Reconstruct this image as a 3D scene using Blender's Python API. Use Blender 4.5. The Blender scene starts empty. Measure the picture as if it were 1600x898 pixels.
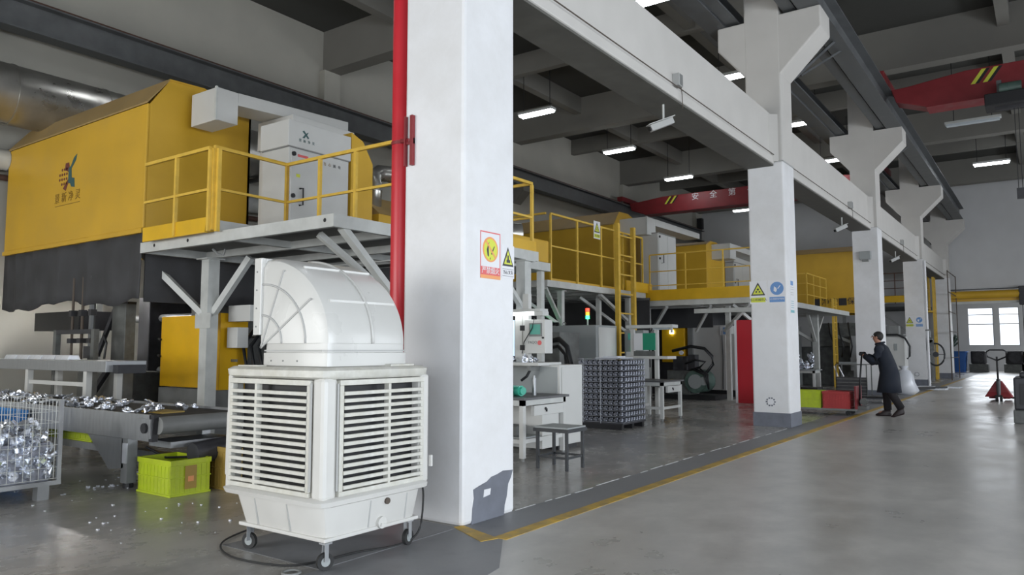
import bpy, bmesh, math, random
from math import pi, sin, cos, radians as R
from mathutils import Vector, Matrix
random.seed(7)
C = bpy.context.scene.collection
SC = bpy.context.scene
# ---------------------------------------------------------------- camera
cd = bpy.data.cameras.new('camera'); cam = bpy.data.objects.new('camera', cd); C.objects.link(cam)
cd.sensor_width = 36; cd.lens = 26.46; cd.clip_start = .05; cd.clip_end = 300
cam.location = (0, 0, 1.4); cam.rotation_euler = (R(94.684), 0, R(35.463)); SC.camera = cam
# ---------------------------------------------------------------- world, lights, exposure
SC.view_settings.view_transform = 'Standard'; SC.view_settings.look = 'None'
SC.view_settings.gamma = 1; SC.view_settings.use_curve_mapping = False
SC.view_settings.exposure = 0.6
w = bpy.data.worlds.new('world'); SC.world = w; w.use_nodes = True
bg = w.node_tree.nodes['Background']; bg.inputs[0].default_value = (.80, .88, 1, 1); bg.inputs[1].default_value = 1.4
def area(name, loc, rot, sx, sy, energy, col=(1, 1, 1)):
    l = bpy.data.lights.new(name, 'AREA'); l.shape = 'RECTANGLE'; l.size = sx; l.size_y = sy; l.energy = energy; l.color = col
    o = bpy.data.objects.new(name, l); C.objects.link(o); o.location = loc; o.rotation_euler = rot; return o
# daylight through the openings of the building (lights stand in them), plus an annex fill
area('daylight_side_door', (9.3, 1.0, 2.2), (0, R(66), 0), 3.6, 9, 880, (.86, .93, 1))
area('daylight_rear_door', (3.0, -7.7, 2.4), (R(74), 0, 0), 8, 4.4, 260, (.9, .95, 1))
for yy in (15, 24, 33):
    area('daylight_side_window', (9.3, yy, 3.0), (0, R(62), 0), 2.4, 7, 290, (.9, .95, 1))
area('daylight_bay_door', (-9.5, -7.7, 2.3), (R(76), 0, 0), 9, 4.2, 560, (.98, .97, .93))
area('annex_fill_light', (9.3, 51, 2.4), (0, R(85), 0), 4, 8, 520, (.92, .96, 1))  # added to brighten the annex; the side wall is closed here
area('daylight_end_window', (-3.0, 57.7, 2.9), (R(-90), 0, 0), 3.0, 2.4, 100, (.9, .95, 1))

# ---------------------------------------------------------------- materials
def mat(name, col, rough=.6, metal=0, var=0, scale=6, bump=0, emit=0, ecol=None, alpha=None, stretch=None, dirt=None, dscale=1.2):
    m = bpy.data.materials.new(name); m.use_nodes = True; nt = m.node_tree; N = nt.nodes; L = nt.links
    b = N['Principled BSDF']; b.inputs['Base Color'].default_value = (*col, 1)
    b.inputs['Roughness'].default_value = rough; b.inputs['Metallic'].default_value = metal
    if emit:
        b.inputs['Emission Color'].default_value = (*(ecol or col), 1); b.inputs['Emission Strength'].default_value = emit
    if var or bump or dirt:
        tc = N.new('ShaderNodeTexCoord'); mp = N.new('ShaderNodeMapping'); L.new(tc.outputs['Object'], mp.inputs[0])
        if stretch: mp.inputs['Scale'].default_value = stretch
        nz = N.new('ShaderNodeTexNoise'); nz.inputs['Scale'].default_value = scale; nz.inputs['Detail'].default_value = 6
        L.new(mp.outputs[0], nz.inputs['Vector'])
        if var:
            rp = N.new('ShaderNodeMapRange'); L.new(nz.outputs[0], rp.inputs[0])
            rp.inputs[1].default_value = .3; rp.inputs[2].default_value = .7
            rp.inputs[3].default_value = 1 - var; rp.inputs[4].default_value = 1 + var
            mx = N.new('ShaderNodeMix'); mx.data_type = 'RGBA'; mx.blend_type = 'MULTIPLY'; mx.inputs[0].default_value = 1
            mx.inputs[6].default_value = (*col, 1); L.new(rp.outputs[0], mx.inputs[7])
            last = mx.outputs[2]
            if dirt:
                n2 = N.new('ShaderNodeTexNoise'); n2.inputs['Scale'].default_value = dscale; n2.inputs['Detail'].default_value = 8
                n2.inputs['Roughness'].default_value = .7
                L.new(mp.outputs[0], n2.inputs['Vector'])
                r2 = N.new('ShaderNodeMapRange'); r2.inputs[1].default_value = .42; r2.inputs[2].default_value = .8; L.new(n2.outputs[0], r2.inputs[0])
                m2 = N.new('ShaderNodeMix'); m2.data_type = 'RGBA'; L.new(r2.outputs[0], m2.inputs[0]); L.new(last, m2.inputs[6])
                m2.inputs[7].default_value = (*dirt, 1); last = m2.outputs[2]
            L.new(last, b.inputs['Base Color'])
            rr = N.new('ShaderNodeMapRange'); L.new(nz.outputs[0], rr.inputs[0]); rr.inputs[1].default_value = .3; rr.inputs[2].default_value = .7
            rr.inputs[3].default_value = max(rough - .08, .02); rr.inputs[4].default_value = min(rough + .1, 1); L.new(rr.outputs[0], b.inputs['Roughness'])
        if bump:
            bp = N.new('ShaderNodeBump'); bp.inputs['Strength'].default_value = bump; bp.inputs['Distance'].default_value = .02
            L.new(nz.outputs[0], bp.inputs['Height']); L.new(bp.outputs[0], b.inputs['Normal'])
    return m
M = {}
def mm(k, *a, **q): M[k] = mat(k, *a, **q)
mm('wall_paint', (.43, .415, .365), .85, var=.05, scale=1.2)
mm('wall_paint_end', (.56, .56, .56), .85, var=.04, scale=1.2)
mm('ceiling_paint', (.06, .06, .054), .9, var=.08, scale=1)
mm('roof_beam_paint', (.20, .192, .172), .85, var=.06, scale=1.5)
mm('column_white', (.74, .74, .75), .6, var=.03, scale=2, dirt=(.62, .61, .6), dscale=.9)
mm('upper_white_dim', (.56, .54, .51), .7, var=.04, scale=2)  # column white darkened: dimmer light high up put into the colour
mm('soffit_shade', (.11, .107, .095), .85, var=.15, scale=4)  # shade under the beams put into the colour
mm('column_grey_band', (.15, .16, .19), .7, var=.15, scale=8)
#mm('aisle_concrete', (.56, .545, .515), .33, var=.22, scale=1.6, bump=.05, dirt=(.36, .35, .33), dscale=.45)
#mm('bay_concrete', (.39, .375, .35), .27, var=.16, scale=1.3, bump=.03, dirt=(.50, .48, .45), dscale=.8)
mm('floor_strip_grey', (.23, .235, .245), .5, var=.25, scale=5, dirt=(.2, .2, .21), dscale=5)
mm('line_yellow', (.60, .38, .05), .6, var=.3, scale=5, dirt=(.2, .18, .14), dscale=4)
mm('joint_white', (.5, .5, .5), .8, var=.3, scale=20)
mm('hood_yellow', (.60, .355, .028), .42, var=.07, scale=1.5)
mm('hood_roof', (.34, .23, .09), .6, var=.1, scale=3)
mm('rail_yellow', (.70, .45, .06), .45, var=.1, scale=8)
mm('toe_yellow', (.68, .40, .01), .4, var=.08, scale=3)
mm('guard_yellow', (.78, .44, .01), .4, var=.06, scale=3)
mm('steel_white', (.52, .53, .51), .5, var=.1, scale=5)
mm('steel_grey', (.2, .205, .2), .55, var=.15, scale=4)
mm('deck_grey', (.13, .13, .125), .7, var=.15, scale=4)
mm('cabinet_white', (.56, .56, .54), .45, var=.03, scale=3)
mm('cabinet_grey', (.30, .32, .32), .5, var=.05, scale=3)
mm('cooler_white', (.60, .59, .56), .42, var=.03, scale=4)
mm('louvre_white', (.60, .59, .54), .55, var=.10, scale=14, dirt=(.5, .48, .4), dscale=9)
mm('hood_plastic', (.57, .565, .54), .3, var=.015, scale=3)
mm('groove_grey', (.42, .42, .41), .6)
mm('black_curtain', (.045, .045, .048), .75, var=.3, scale=2, bump=.3)
mm('dark_machine', (.035, .035, .04), .5, var=.4, scale=5)
mm('mid_machine', (.11, .115, .11), .45, var=.3, scale=6)
mm('black', (.012, .012, .014), .5)
mm('rubber', (.02, .02, .02), .7, var=.2, scale=10)
mm('girder_steel', (.10, .105, .108), .5, var=.2, scale=3)
mm('rust', (.10, .05, .035), .8, var=.3, scale=12)
mm('galvanised', (.42, .41, .38), .33, metal=.85, var=.12, scale=3)
mm('stainless', (.34, .35, .36), .38, metal=.5, var=.12, scale=5, stretch=(6, 1, 1))
mm('aluminium', (.72, .75, .82), .28, metal=.85, var=.25, scale=14)
mm('ingot', (.8, .82, .88), .35, metal=.5, var=.1, scale=9)
mm('cast_dark', (.26, .27, .31), .42, metal=.75, var=.3, scale=20)
mm('crane_red', (.22, .02, .025), .45, var=.12, scale=3)
mm('pipe_red', (.52, .018, .03), .35, var=.05, scale=2)
mm('panel_red', (.50, .012, .025), .5, var=.05, scale=2)
mm('lime_plastic', (.50, .62, .02), .5, var=.08, scale=4, dirt=(.36, .42, .05), dscale=3)
mm('ochre_plastic', (.36, .24, .05), .6, var=.1, scale=4)
mm('red_plastic', (.45, .05, .05), .55, var=.1, scale=4)
mm('blue_plastic', (.03, .19, .5), .5, var=.1, scale=4)
mm('bin_blue', (.02, .10, .34), .5)
mm('desk_top', (.10, .10, .105), .45, var=.1, scale=6)
mm('stool_dark', (.02, .023, .027), .5, var=.1)
mm('screen_green', (.08, .25, .2), .4, emit=.1, ecol=(.05, .5, .4))
mm('screen_blue', (.5, .62, .75), .3, emit=.5, ecol=(.6, .75, .95))
mm('green_board', (.01, .25, .14), .6)
mm('teal_bottle', (.05, .42, .3), .35)
mm('lamp_glow', (1, 1, 1), .5, emit=14, ecol=(.92, .96, 1))
mm('tube_glow', (1, 1, 1), .5, emit=5, ecol=(.92, .98, 1))
mm('fill_glow', (1, 1, 1), .5, emit=40, ecol=(1, .98, .95))  # glow of the added fill light under the nearest hood
mm('lamp_off', (.5, .55, .58), .4)
mm('led_red', (.9, .03, .02), .4, emit=3, ecol=(1, .04, .02))
mm('led_amber', (.8, .3, .02), .4, emit=1.2, ecol=(1, .4, .03))
mm('led_green', (.02, .8, .2), .4, emit=3, ecol=(.05, 1, .35))
mm('sign_white', (.72, .72, .74), .5)
mm('sign_yellow', (.62, .66, .06), .5)
mm('sign_black', (.03, .03, .035), .5)
mm('sign_red', (.68, .12, .12), .5)
mm('sign_orange', (.78, .33, .12), .5)
mm('sign_blue', (.12, .27, .55), .5)
mm('sign_teal', (.15, .4, .45), .5)
mm('logo_teal', (.04, .10, .10), .5)
mm('logo_maroon', (.16, .04, .03), .5)
mm('logo_brown', (.22, .12, .01), .5)
mm('skin', (.42, .2, .13), .55)
mm('hair', (.02, .017, .015), .7)
mm('coat_navy', (.010, .014, .024), .85, var=.15, scale=6)
mm('trousers', (.01, .008, .01), .8)
mm('shoe', (.02, .012, .012), .5)
mm('window_frame', (.5, .5, .5), .5)
mm('plastic_film', (.6, .62, .66), .3)
mm('hose_black', (.015, .016, .018), .45)
mm('motor_green', (.08, .13, .11), .45, var=.3, scale=6)
mm('brown', (.085, .065, .05), .7)
def floor_mat(name, dark, light, rough, s1=.45, s2=3.2):
    m = bpy.data.materials.new(name); m.use_nodes = True; nt = m.node_tree; N = nt.nodes; L = nt.links; b = N['Principled BSDF']
    tc = N.new('ShaderNodeTexCoord'); mp = N.new('ShaderNodeMapping'); mp.inputs['Scale'].default_value = (1, .7, 1); L.new(tc.outputs['Object'], mp.inputs[0])
    a = N.new('ShaderNodeTexNoise'); a.inputs['Scale'].default_value = s1; a.inputs['Detail'].default_value = 5; L.new(mp.outputs[0], a.inputs['Vector'])
    c = N.new('ShaderNodeTexNoise'); c.inputs['Scale'].default_value = s2; c.inputs['Detail'].default_value = 8; c.inputs['Roughness'].default_value = .65; L.new(mp.outputs[0], c.inputs['Vector'])
    mx = N.new('ShaderNodeMath'); mx.operation = 'MULTIPLY_ADD'; L.new(a.outputs[0], mx.inputs[0]); mx.inputs[1].default_value = 1.2
    m2 = N.new('ShaderNodeMath'); m2.operation = 'MULTIPLY'; L.new(c.outputs[0], m2.inputs[0]); m2.inputs[1].default_value = .8; L.new(m2.outputs[0], mx.inputs[2])
    rp = N.new('ShaderNodeMapRange'); rp.interpolation_type = 'SMOOTHSTEP'; rp.inputs[1].default_value = .72; rp.inputs[2].default_value = 1.28; L.new(mx.outputs[0], rp.inputs[0])
    mc = N.new('ShaderNodeMix'); mc.data_type = 'RGBA'; L.new(rp.outputs[0], mc.inputs[0]); mc.inputs[6].default_value = (*dark, 1); mc.inputs[7].default_value = (*light, 1); L.new(mc.outputs[2], b.inputs['Base Color'])
    rr = N.new('ShaderNodeMapRange'); rr.inputs[3].default_value = rough; rr.inputs[4].default_value = rough+.12; L.new(rp.outputs[0], rr.inputs[0]); L.new(rr.outputs[0], b.inputs['Roughness'])
    M[name] = m
floor_mat('aisle_concrete', (.38, .37, .352), (.60, .58, .55), .27)
floor_mat('bay_concrete', (.27, .26, .25), (.44, .425, .40), .2, .6, 4)
g = bpy.data.materials.new('window_glass'); g.use_nodes = True; n = g.node_tree.nodes; b = n['Principled BSDF']
b.inputs['Base Color'].default_value = (1, 1, 1, 1); b.inputs['Roughness'].default_value = .35; b.inputs['Transmission Weight'].default_value = 1; b.inputs['IOR'].default_value = 1.02
M['window_glass'] = g

# ---------------------------------------------------------------- geometry helpers
class G:
    def __init__(s): s.b = bmesh.new()
    def box(s, x0, x1, y0, y1, z0, z1):
        v = [s.b.verts.new(p) for p in ((x0,y0,z0),(x1,y0,z0),(x1,y1,z0),(x0,y1,z0),(x0,y0,z1),(x1,y0,z1),(x1,y1,z1),(x0,y1,z1))]
        for f in ((3,2,1,0),(4,5,6,7),(0,1,5,4),(1,2,6,5),(2,3,7,6),(3,0,4,7)): s.b.faces.new([v[i] for i in f])
        return s
    def bar(s, p, q, w=.05, h=None, up=(0, 0, 1)):
        p = Vector(p); q = Vector(q); h = h or w; d = (q - p).normalized(); u = Vector(up)
        if abs(d.dot(u)) > .98: u = Vector((1, 0, 0))
        a = d.cross(u).normalized() * w / 2; c = a.cross(d).normalized() * h / 2
        v = [s.b.verts.new(o + i * a + j * c) for o in (p, q) for i, j in ((-1,-1),(1,-1),(1,1),(-1,1))]
        for f in ((3,2,1,0),(4,5,6,7),(0,1,5,4),(1,2,6,5),(2,3,7,6),(3,0,4,7)): s.b.faces.new([v[i] for i in f])
        return s
    def tube(s, pts, r=.02, n=8, closed=False):
        pts = [Vector(p) for p in pts]; rings = []; k = len(pts)
        for i, p in enumerate(pts):
            if closed: d = pts[(i+1) % k] - pts[i-1]
            else: d = pts[min(i+1, k-1)] - pts[max(i-1, 0)]
            d.normalize(); u = Vector((0, 0, 1)) if abs(d.z) < .95 else Vector((1, 0, 0))
            a = d.cross(u).normalized(); c = a.cross(d); rr = r[i] if isinstance(r, (list, tuple)) else r
            rings.append([s.b.verts.new(p + (a * cos(2*pi*j/n) + c * sin(2*pi*j/n)) * rr) for j in range(n)])
        m = k if closed else k - 1
        for i in range(m):
            A = rings[i]; B = rings[(i+1) % k]
            if i == k - 2 and False: pass
            for j in range(n): s.b.faces.new((A[j], A[(j+1) % n], B[(j+1) % n], B[j]))
        if not closed:
            s.b.faces.new(rings[0][::-1]); s.b.faces.new(rings[-1])
        return s
    def cyl(s, p, q, r, n=16): return s.tube([p, q], r, n)
    def prism(s, pts, ax, a0, a1):
        # pts in the plane perpendicular to axis ax: x->(y,z) y->(x,z) z->(x,y)
        def f(p, a): return {'x': (a, p[0], p[1]), 'y': (p[0], a, p[1]), 'z': (p[0], p[1], a)}[ax]
        A = [s.b.verts.new(f(p, a0)) for p in pts]; B = [s.b.verts.new(f(p, a1)) for p in pts]; k = len(pts)
        s.b.faces.new(A); s.b.faces.new(B[::-1])
        for i in range(k): s.b.faces.new((A[i], B[i], B[(i+1) % k], A[(i+1) % k]))
        return s
    def loft(s, rings, cap=True):
        V = [[s.b.verts.new(p) for p in r] for r in rings]; k = len(V[0])
        for A, B in zip(V, V[1:]):
            for j in range(k): s.b.faces.new((A[j], A[(j+1) % k], B[(j+1) % k], B[j]))
        if cap: s.b.faces.new(V[0][::-1]); s.b.faces.new(V[-1])
        return s
    def ball(s, c, r, n=10, m=6):
        c = Vector(c); r = r if isinstance(r, (tuple, list)) else (r, r, r)
        return s.loft([[c + Vector((r[0]*sin(t)*cos(2*pi*j/n), r[1]*sin(t)*sin(2*pi*j/n), r[2]*cos(t))) for j in range(n)]
                       for t in [pi * (i + .25) / (m + .5) for i in range(m + 1)]])
OFF = {}
def P(name, g, m, parent=None, smooth=False, bevel=0, label=None, kind=None, sub=0):
    b = g.b if isinstance(g, G) else g
    off = OFF.get(parent.name, Vector((0, 0, 0))) if parent else Vector((0, 0, 0))
    if off.length: bmesh.ops.translate(b, verts=b.verts, vec=-off)
    bmesh.ops.recalc_face_normals(b, faces=b.faces)
    me = bpy.data.meshes.new(name); b.to_mesh(me); b.free()
    o = bpy.data.objects.new(name, me); C.objects.link(o); me.materials.append(M[m])
    if smooth:
        for p in me.polygons: p.use_smooth = True
        if smooth != 'all':
            md = o.modifiers.new('es', 'EDGE_SPLIT'); md.split_angle = R(40)
    if bevel:
        md = o.modifiers.new('bv', 'BEVEL'); md.width = bevel; md.segments = 2; md.limit_method = 'ANGLE'; md.angle_limit = R(40)
    if sub:
        md = o.modifiers.new('ss', 'SUBSURF'); md.levels = sub; md.render_levels = sub
    if parent: o.parent = parent; OFF[o.name] = off
    if label: o['label'] = label
    if kind: o['kind'] = kind
    return o
def T(name, label, cat, loc, group=None):
    o = bpy.data.objects.new(name, None); C.objects.link(o); o.location = loc; o.empty_display_size = .2
    OFF[o.name] = Vector(loc); o['label'] = label; o['category'] = cat
    if group: o['group'] = group
    return o
def tag(o, label, cat, group=None):
    o['label'] = label; o['category'] = cat
    if group: o['group'] = group
    # move origin to the mesh centre bottom
    me = o.data
    xs = [v.co for v in me.vertices]; c = Vector((sum(v.x for v in xs)/len(xs), sum(v.y for v in xs)/len(xs), min(v.z for v in xs)))
    me.transform(Matrix.Translation(-c)); o.location = c
    return o
def S(name, g, m, parent=None, **k):
    o = P(name, g, m, parent, **k)
    if not parent: o['kind'] = 'structure'
    return o
def inst(src, parent, loc, rot=None, scale=None, name=None):
    o = src.copy(); C.objects.link(o); o.parent = parent; o.location = loc
    if rot: o.rotation_euler = rot
    if scale: o.scale = scale
    return o
def kids(o): return [c for c in bpy.data.objects if c.parent == o]
def dup(o, delta=(0, 0, 0), label=None, parent=None, top=True):
    r = o.copy(); C.objects.link(r)
    if top: r.location = o.location + Vector(delta)
    else: r.parent = parent
    OFF[r.name] = OFF.get(o.name, Vector()) + Vector(delta)
    if label: r['label'] = label
    for c in kids(o): dup(c, delta, None, r, False)
    return r
def text(name, s, size, m, parent, loc, rot, ext=.001, xs=1, label=None, align='CENTER'):
    cu = bpy.data.curves.new(name, 'FONT'); cu.body = s; cu.size = size; cu.extrude = ext; cu.align_x = align; cu.align_y = 'CENTER'; cu.resolution_u = 2
    t = bpy.data.objects.new(name + '_tmp', cu); C.objects.link(t)
    bpy.context.view_layer.update()
    me = bpy.data.meshes.new_from_object(t.evaluated_get(bpy.context.evaluated_depsgraph_get()))
    bpy.data.objects.remove(t); me.materials.clear(); me.materials.append(M[m]); me.name = name
    o = bpy.data.objects.new(name, me); C.objects.link(o); o.parent = parent
    o.location = Vector(loc) - OFF.get(parent.name, Vector()) if parent else loc
    o.rotation_euler = rot; o.scale = (xs, 1, 1)
    OFF[o.name] = OFF.get(parent.name, Vector()) if parent else Vector()
    return o
FY = (R(90), 0, 0)          # text on a face that looks towards -Y
FX = (R(90), 0, R(90))      # text on a face that looks towards +X
def arc(cx, cz, r, a0, a1, n, y): return [(cx + r*cos(R(a0+(a1-a0)*i/n)), y, cz + r*sin(R(a0+(a1-a0)*i/n))) for i in range(n+1)]
def star(c, r, n=8): return [(c[0]+r*cos(2*pi*i/n), c[1]+r*sin(2*pi*i/n)) for i in range(n)]

# ================================================================ STRUCTURE
CY = [-4.575, 4.716, 14.007, 23.298, 32.589, 41.88]     # near face of each column
CX0, CX1, CD = -4.51, -3.845, .72
XW, XR, YE, YB = -16.8, 9.5, 43.4, -8.0
ZB, ZT = 9.4, 10.6
fl = S('floor', G().box(-3.36, XR, YB, 60, -.1, 0), 'aisle_concrete')
S('bay_floor', G().box(XW, -3.86, YB, 60, -.1, 0), 'bay_concrete', fl)
S('floor_strip', G().box(-3.86, -3.36, YB, 60, -.1, .0), 'floor_strip_grey', fl)
S('floor_strip', G().box(-4.9, -3.86, 3.3, 4.7, -.05, .002), 'floor_strip_grey', fl)
S('floor_patch', G().prism([(-3.36, 2.4), (-2.75, 3.0), (-2.95, 4.0), (-3.36, 4.6)], 'z', -.05, .0015), 'floor_strip_grey', fl)
S('lane_line', G().box(-3.45, -3.33, 4.6, 42, -.02, .003), 'line_yellow', fl)
S('lane_line', G().prism([(-3.9, 4.68), (-3.45, 4.45), (-3.4, 4.6), (-3.86, 4.76)], 'z', -.02, .0035), 'line_yellow', fl)
S('lane_line', G().box(-.19, -.06, 3, 42, -.02, .003), 'line_yellow', fl)
gj = G()
yy = 5.2
while yy < 13.6:
    l = random.uniform(.1, .5); x = -3.86 + random.uniform(-.015, .015)
    gj.box(x - random.uniform(.004, .012), x + .006, yy, yy + l, -.01, .004); yy += l + random.uniform(.02, .3)
for a, b_ in (((-2.2, 2.6), (-1.35, 3.3)), ((-1.2, 3.5), (-1.0, 3.62))):
    for i in range(9):
        t = i/9; x = a[0]+(b_[0]-a[0])*t; y = a[1]+(b_[1]-a[1])*t
        gj.box(x, x+.07, y, y+.012, -.01, .002)
S('joint_debris', gj, 'joint_white', fl, kind='stuff')
S('wall_left', G().box(XW-.25, XW, YB, YE, 0, ZT), 'wall_paint')
S('wall_right', G().box(XR, XR+.25, YB, 60, 4.5, ZT).box(XR, XR+.25, YB, -3.5, 0, 4.5).box(XR, XR+.25, 5.5, 11.4, 0, 4.5).box(XR, XR+.25, 18.6, 20.4, 0, 4.5)
  .box(XR, XR+.25, 27.6, 29.4, 0, 4.5).box(XR, XR+.25, 36.6, 60, 0, 4.5).box(XR, XR+.25, 11.4, 36.6, 0, 1.6), 'wall_paint_end')
S('wall_rear', G().box(XW, -14, YB-.25, YB, 0, ZT).box(-5, -1, YB-.25, YB, 0, ZT).box(-14, -5, YB-.25, YB, 4.6, ZT).box(7, XR, YB-.25, YB, 0, ZT).box(-1, 7, YB-.25, YB, 4.7, ZT), 'wall_paint')
S('wall_far_bay', G().box(XW, -4.6, YE, YE+.25, 0, ZT), 'wall_paint_end')
S('wall_far_aisle', G().box(-4.6, XR, YE, YE+.25, 4.3, ZT).box(-.55, XR, YE, YE+.25, 0, 4.3).box(-4.6, -3.95, YE, YE+.25, 0, 4.3), 'wall_paint_end')
WY = 58.0
S('wall_annex', G().box(-12, -4.35, WY, WY+.25, 0, 5).box(-2.9, -2.62, WY, WY+.25, 1.62, 4.12).box(-1.5, XR, WY, WY+.25, 0, 5)
  .box(-4.35, -1.5, WY, WY+.25, 0, 1.62).box(-4.35, -1.5, WY, WY+.25, 4.12, 5).box(-12.2, -12, YE+.25, WY, 0, 5), 'wall_paint_end')
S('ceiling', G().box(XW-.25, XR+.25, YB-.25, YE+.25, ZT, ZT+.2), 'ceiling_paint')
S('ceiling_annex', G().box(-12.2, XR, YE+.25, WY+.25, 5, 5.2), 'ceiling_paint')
S('trim_1', G().box(-3.95, -.55, YE-.06, YE+.02, 4.3, 4.36), 'girder_steel')
nw = 1
for x0, x1 in ((-4.35, -2.9), (-2.62, -1.5)):
    wn = S('window_%d' % nw, G().box(x0, x1, WY+.02, WY+.1, 4.06, 4.12).box(x0, x1, WY+.02, WY+.1, 1.62, 1.68).box(x0, x0+.05, WY+.02, WY+.1, 1.68, 4.06).box(x1-.05, x1, WY+.02, WY+.1, 1.68, 4.06)
      .box(x0+.05, x1-.05, WY+.03, WY+.09, 3.62, 3.67).box(x0+.05, x1-.05, WY+.03, WY+.09, 3.0, 3.06), 'window_frame'); nw += 1
    for z0, z1 in ((1.68, 3.0), (3.06, 3.62), (3.67, 4.06)): S('pane', G().box(x0+.05, x1-.05, WY+.055, WY+.061, z0, z1), 'window_glass', wn)
# roof beams: transverse at each column line, longitudinal ribs between
k = 2
for y in CY[1:]:
    S('trim_%d' % k, G().box(XW, XR, y+.12, y+.6, ZB, ZT), 'roof_beam_paint'); k += 1
for x in (-13.7, -10.6, -7.5, -.6, 2.8, 6.0):
    S('trim_%d' % k, G().box(x-.14, x+.14, YB, YE, 10.0, ZT), 'roof_beam_paint'); k += 1
for y in (-.0, 9.3, 18.6, 27.9, 37.2):
    S('trim_%d' % k, G().box(XW, XR, y+.3-.12, y+.3+.12, 9.95, ZT), 'roof_beam_paint'); k += 1
for y in CY[1:]:
    S('trim_%d' % k, G().box(XW, XW+.22, y+.0, y+.6, 0, ZB), 'wall_paint'); k += 1
# columns
names = ['behind the camera', 'nearest', 'second nearest', 'third', 'fourth', 'fifth and farthest']
sgn = ['', 'beside the white air cooler, with a red prohibition sign', 'with yellow and blue safety signs, beside the red panel', 'behind the man in the dark coat',
       'with two small safety signs and a hose reel', 'farthest away, next to the yellow ladder']
cols = []
for i, y in enumerate(CY):
    if i == 0: continue
    t = T('concrete_column', 'white concrete crane column ' + sgn[i], 'column', ((CX0+CX1)/2, y+CD/2, 0), 'white concrete crane columns'); cols.append(t)
    P('shaft', G().box(CX0, CX1, y, y+CD, 0, 4.87 if i > 1 else ZB), 'column_white', t, bevel=.03 if i < 3 else 0)
    if i > 1: P('upper_shaft', G().box(CX0, CX1, y, y+CD, 4.87, ZB), 'upper_white_dim', t, bevel=.03 if i < 3 else 0)  # same paint as the shaft, coloured darker for the weaker light above
    P('corbel_head', G().prism([(CX0+.02, 6.55), (CX0-.52, 7.2), (CX0-.52, 7.66), (CX1+.74, 7.66), (CX1+.74, 7.25), (CX1-.02, 6.5)], 'y', y+.004, y+CD-.004), 'upper_white_dim', t, bevel=.03 if i < 3 else 0)
    P('band_line', G().box(CX0-.006, CX1+.006, y-.006, y+CD+.006, 4.86, 4.88), 'groove_grey', t)
    for s_ in (-1, 1):
        xx = -4.05
        ya = y if s_ < 0 else y+CD
        P('haunch', G().prism([(xx, ya), (xx+.13, ya), (xx, ya+s_*.13)], 'z', 4.86, 5.75), 'upper_white_dim', t)
    if i > 1:
        P('painted_base', G().box(CX0-.006, CX1+.006, y-.006, y+CD+.006, 0, .25), 'column_grey_band', t, label='dark grey painted base band')
# chipped grey patch on the nearest column
c1 = cols[0]; y = CY[1]
pg = G(); pts = [(y+.12, 0.0), (y+.13, .12), (y+.15, .2), (y+.14, .27), (y+.22, .29), (y+.32, .31), (y+.38, .34), (y+.46, .35), (y+.55, .37), (y+.69, .36), (y+.66, .3), (y+.62, .25), (y+.60, .15), (y+.57, .08), (y+.56, 0)]
pg.prism(pts, 'x', CX1-.01, CX1+.004); P('painted_base', pg, 'column_grey_band', c1, label='grey patch of worn paint')
P('paint_chip', G().prism([(y+.27, .19), (y+.36, .2), (y+.37, .25), (y+.28, .25)], 'x', CX1, CX1+.007), 'sign_white', c1)
# socket holes in the column faces
for cc, yy in ((cols[1], CY[2]), (cols[3], CY[4])):
    P('socket', G().box(-4.24, -4.14, yy-.012, yy, .40, .49), 'sign_white', cc, bevel=.004)
    gg = G()
    for a in range(10):
        an = a*.628; gg.box(-4.19+.075*cos(an)-.012, -4.19+.075*cos(an)+.015, yy-.008, yy, .445+.07*sin(an)-.012, .445+.07*sin(an)+.012)
    P('broken_edge', gg, 'column_grey_band', cc)
# longitudinal concrete beams between the columns
bn = ['between the nearest and second columns, with a camera under it', 'between the second and third columns', 'between the third and fourth columns', 'between the fourth and fifth columns', 'running from the nearest column out over the cooler']
segs = [(CY[1]+CD, CY[2]), (CY[2]+CD, CY[3]), (CY[3]+CD, CY[4]), (CY[4]+CD, CY[5]), (CY[0]+CD, CY[1])]
for (a, b_), d in zip(segs[:4], bn):
    t = T('concrete_beam', 'white concrete beam ' + d, 'beam', (-4.2, (a+b_)/2, 4.83), 'concrete beams between the columns')
    P('web', G().box(-4.36, -4.05, a, b_, 4.97, 5.78), 'upper_white_dim', t)
    P('bottom_flange', G().box(-4.42, -4.0, a, b_, 4.82, 4.97), 'upper_white_dim', t, bevel=.02); P('soffit', G().box(-4.53, -4.02, a, b_, 4.79, 4.82), 'soffit_shade', t)  # soffit strip coloured dark to stand in for shade
    P('inner_flange', G().box(-4.53, -4.42, a, b_, 4.82, 4.97), 'soffit_shade', t)
    P('cable', G().tube([(-3.99, a, 4.985), (-3.985, (a+b_)/2, 4.982), (-3.99, b_, 4.985)], .008, 6), 'brown', t)
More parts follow.
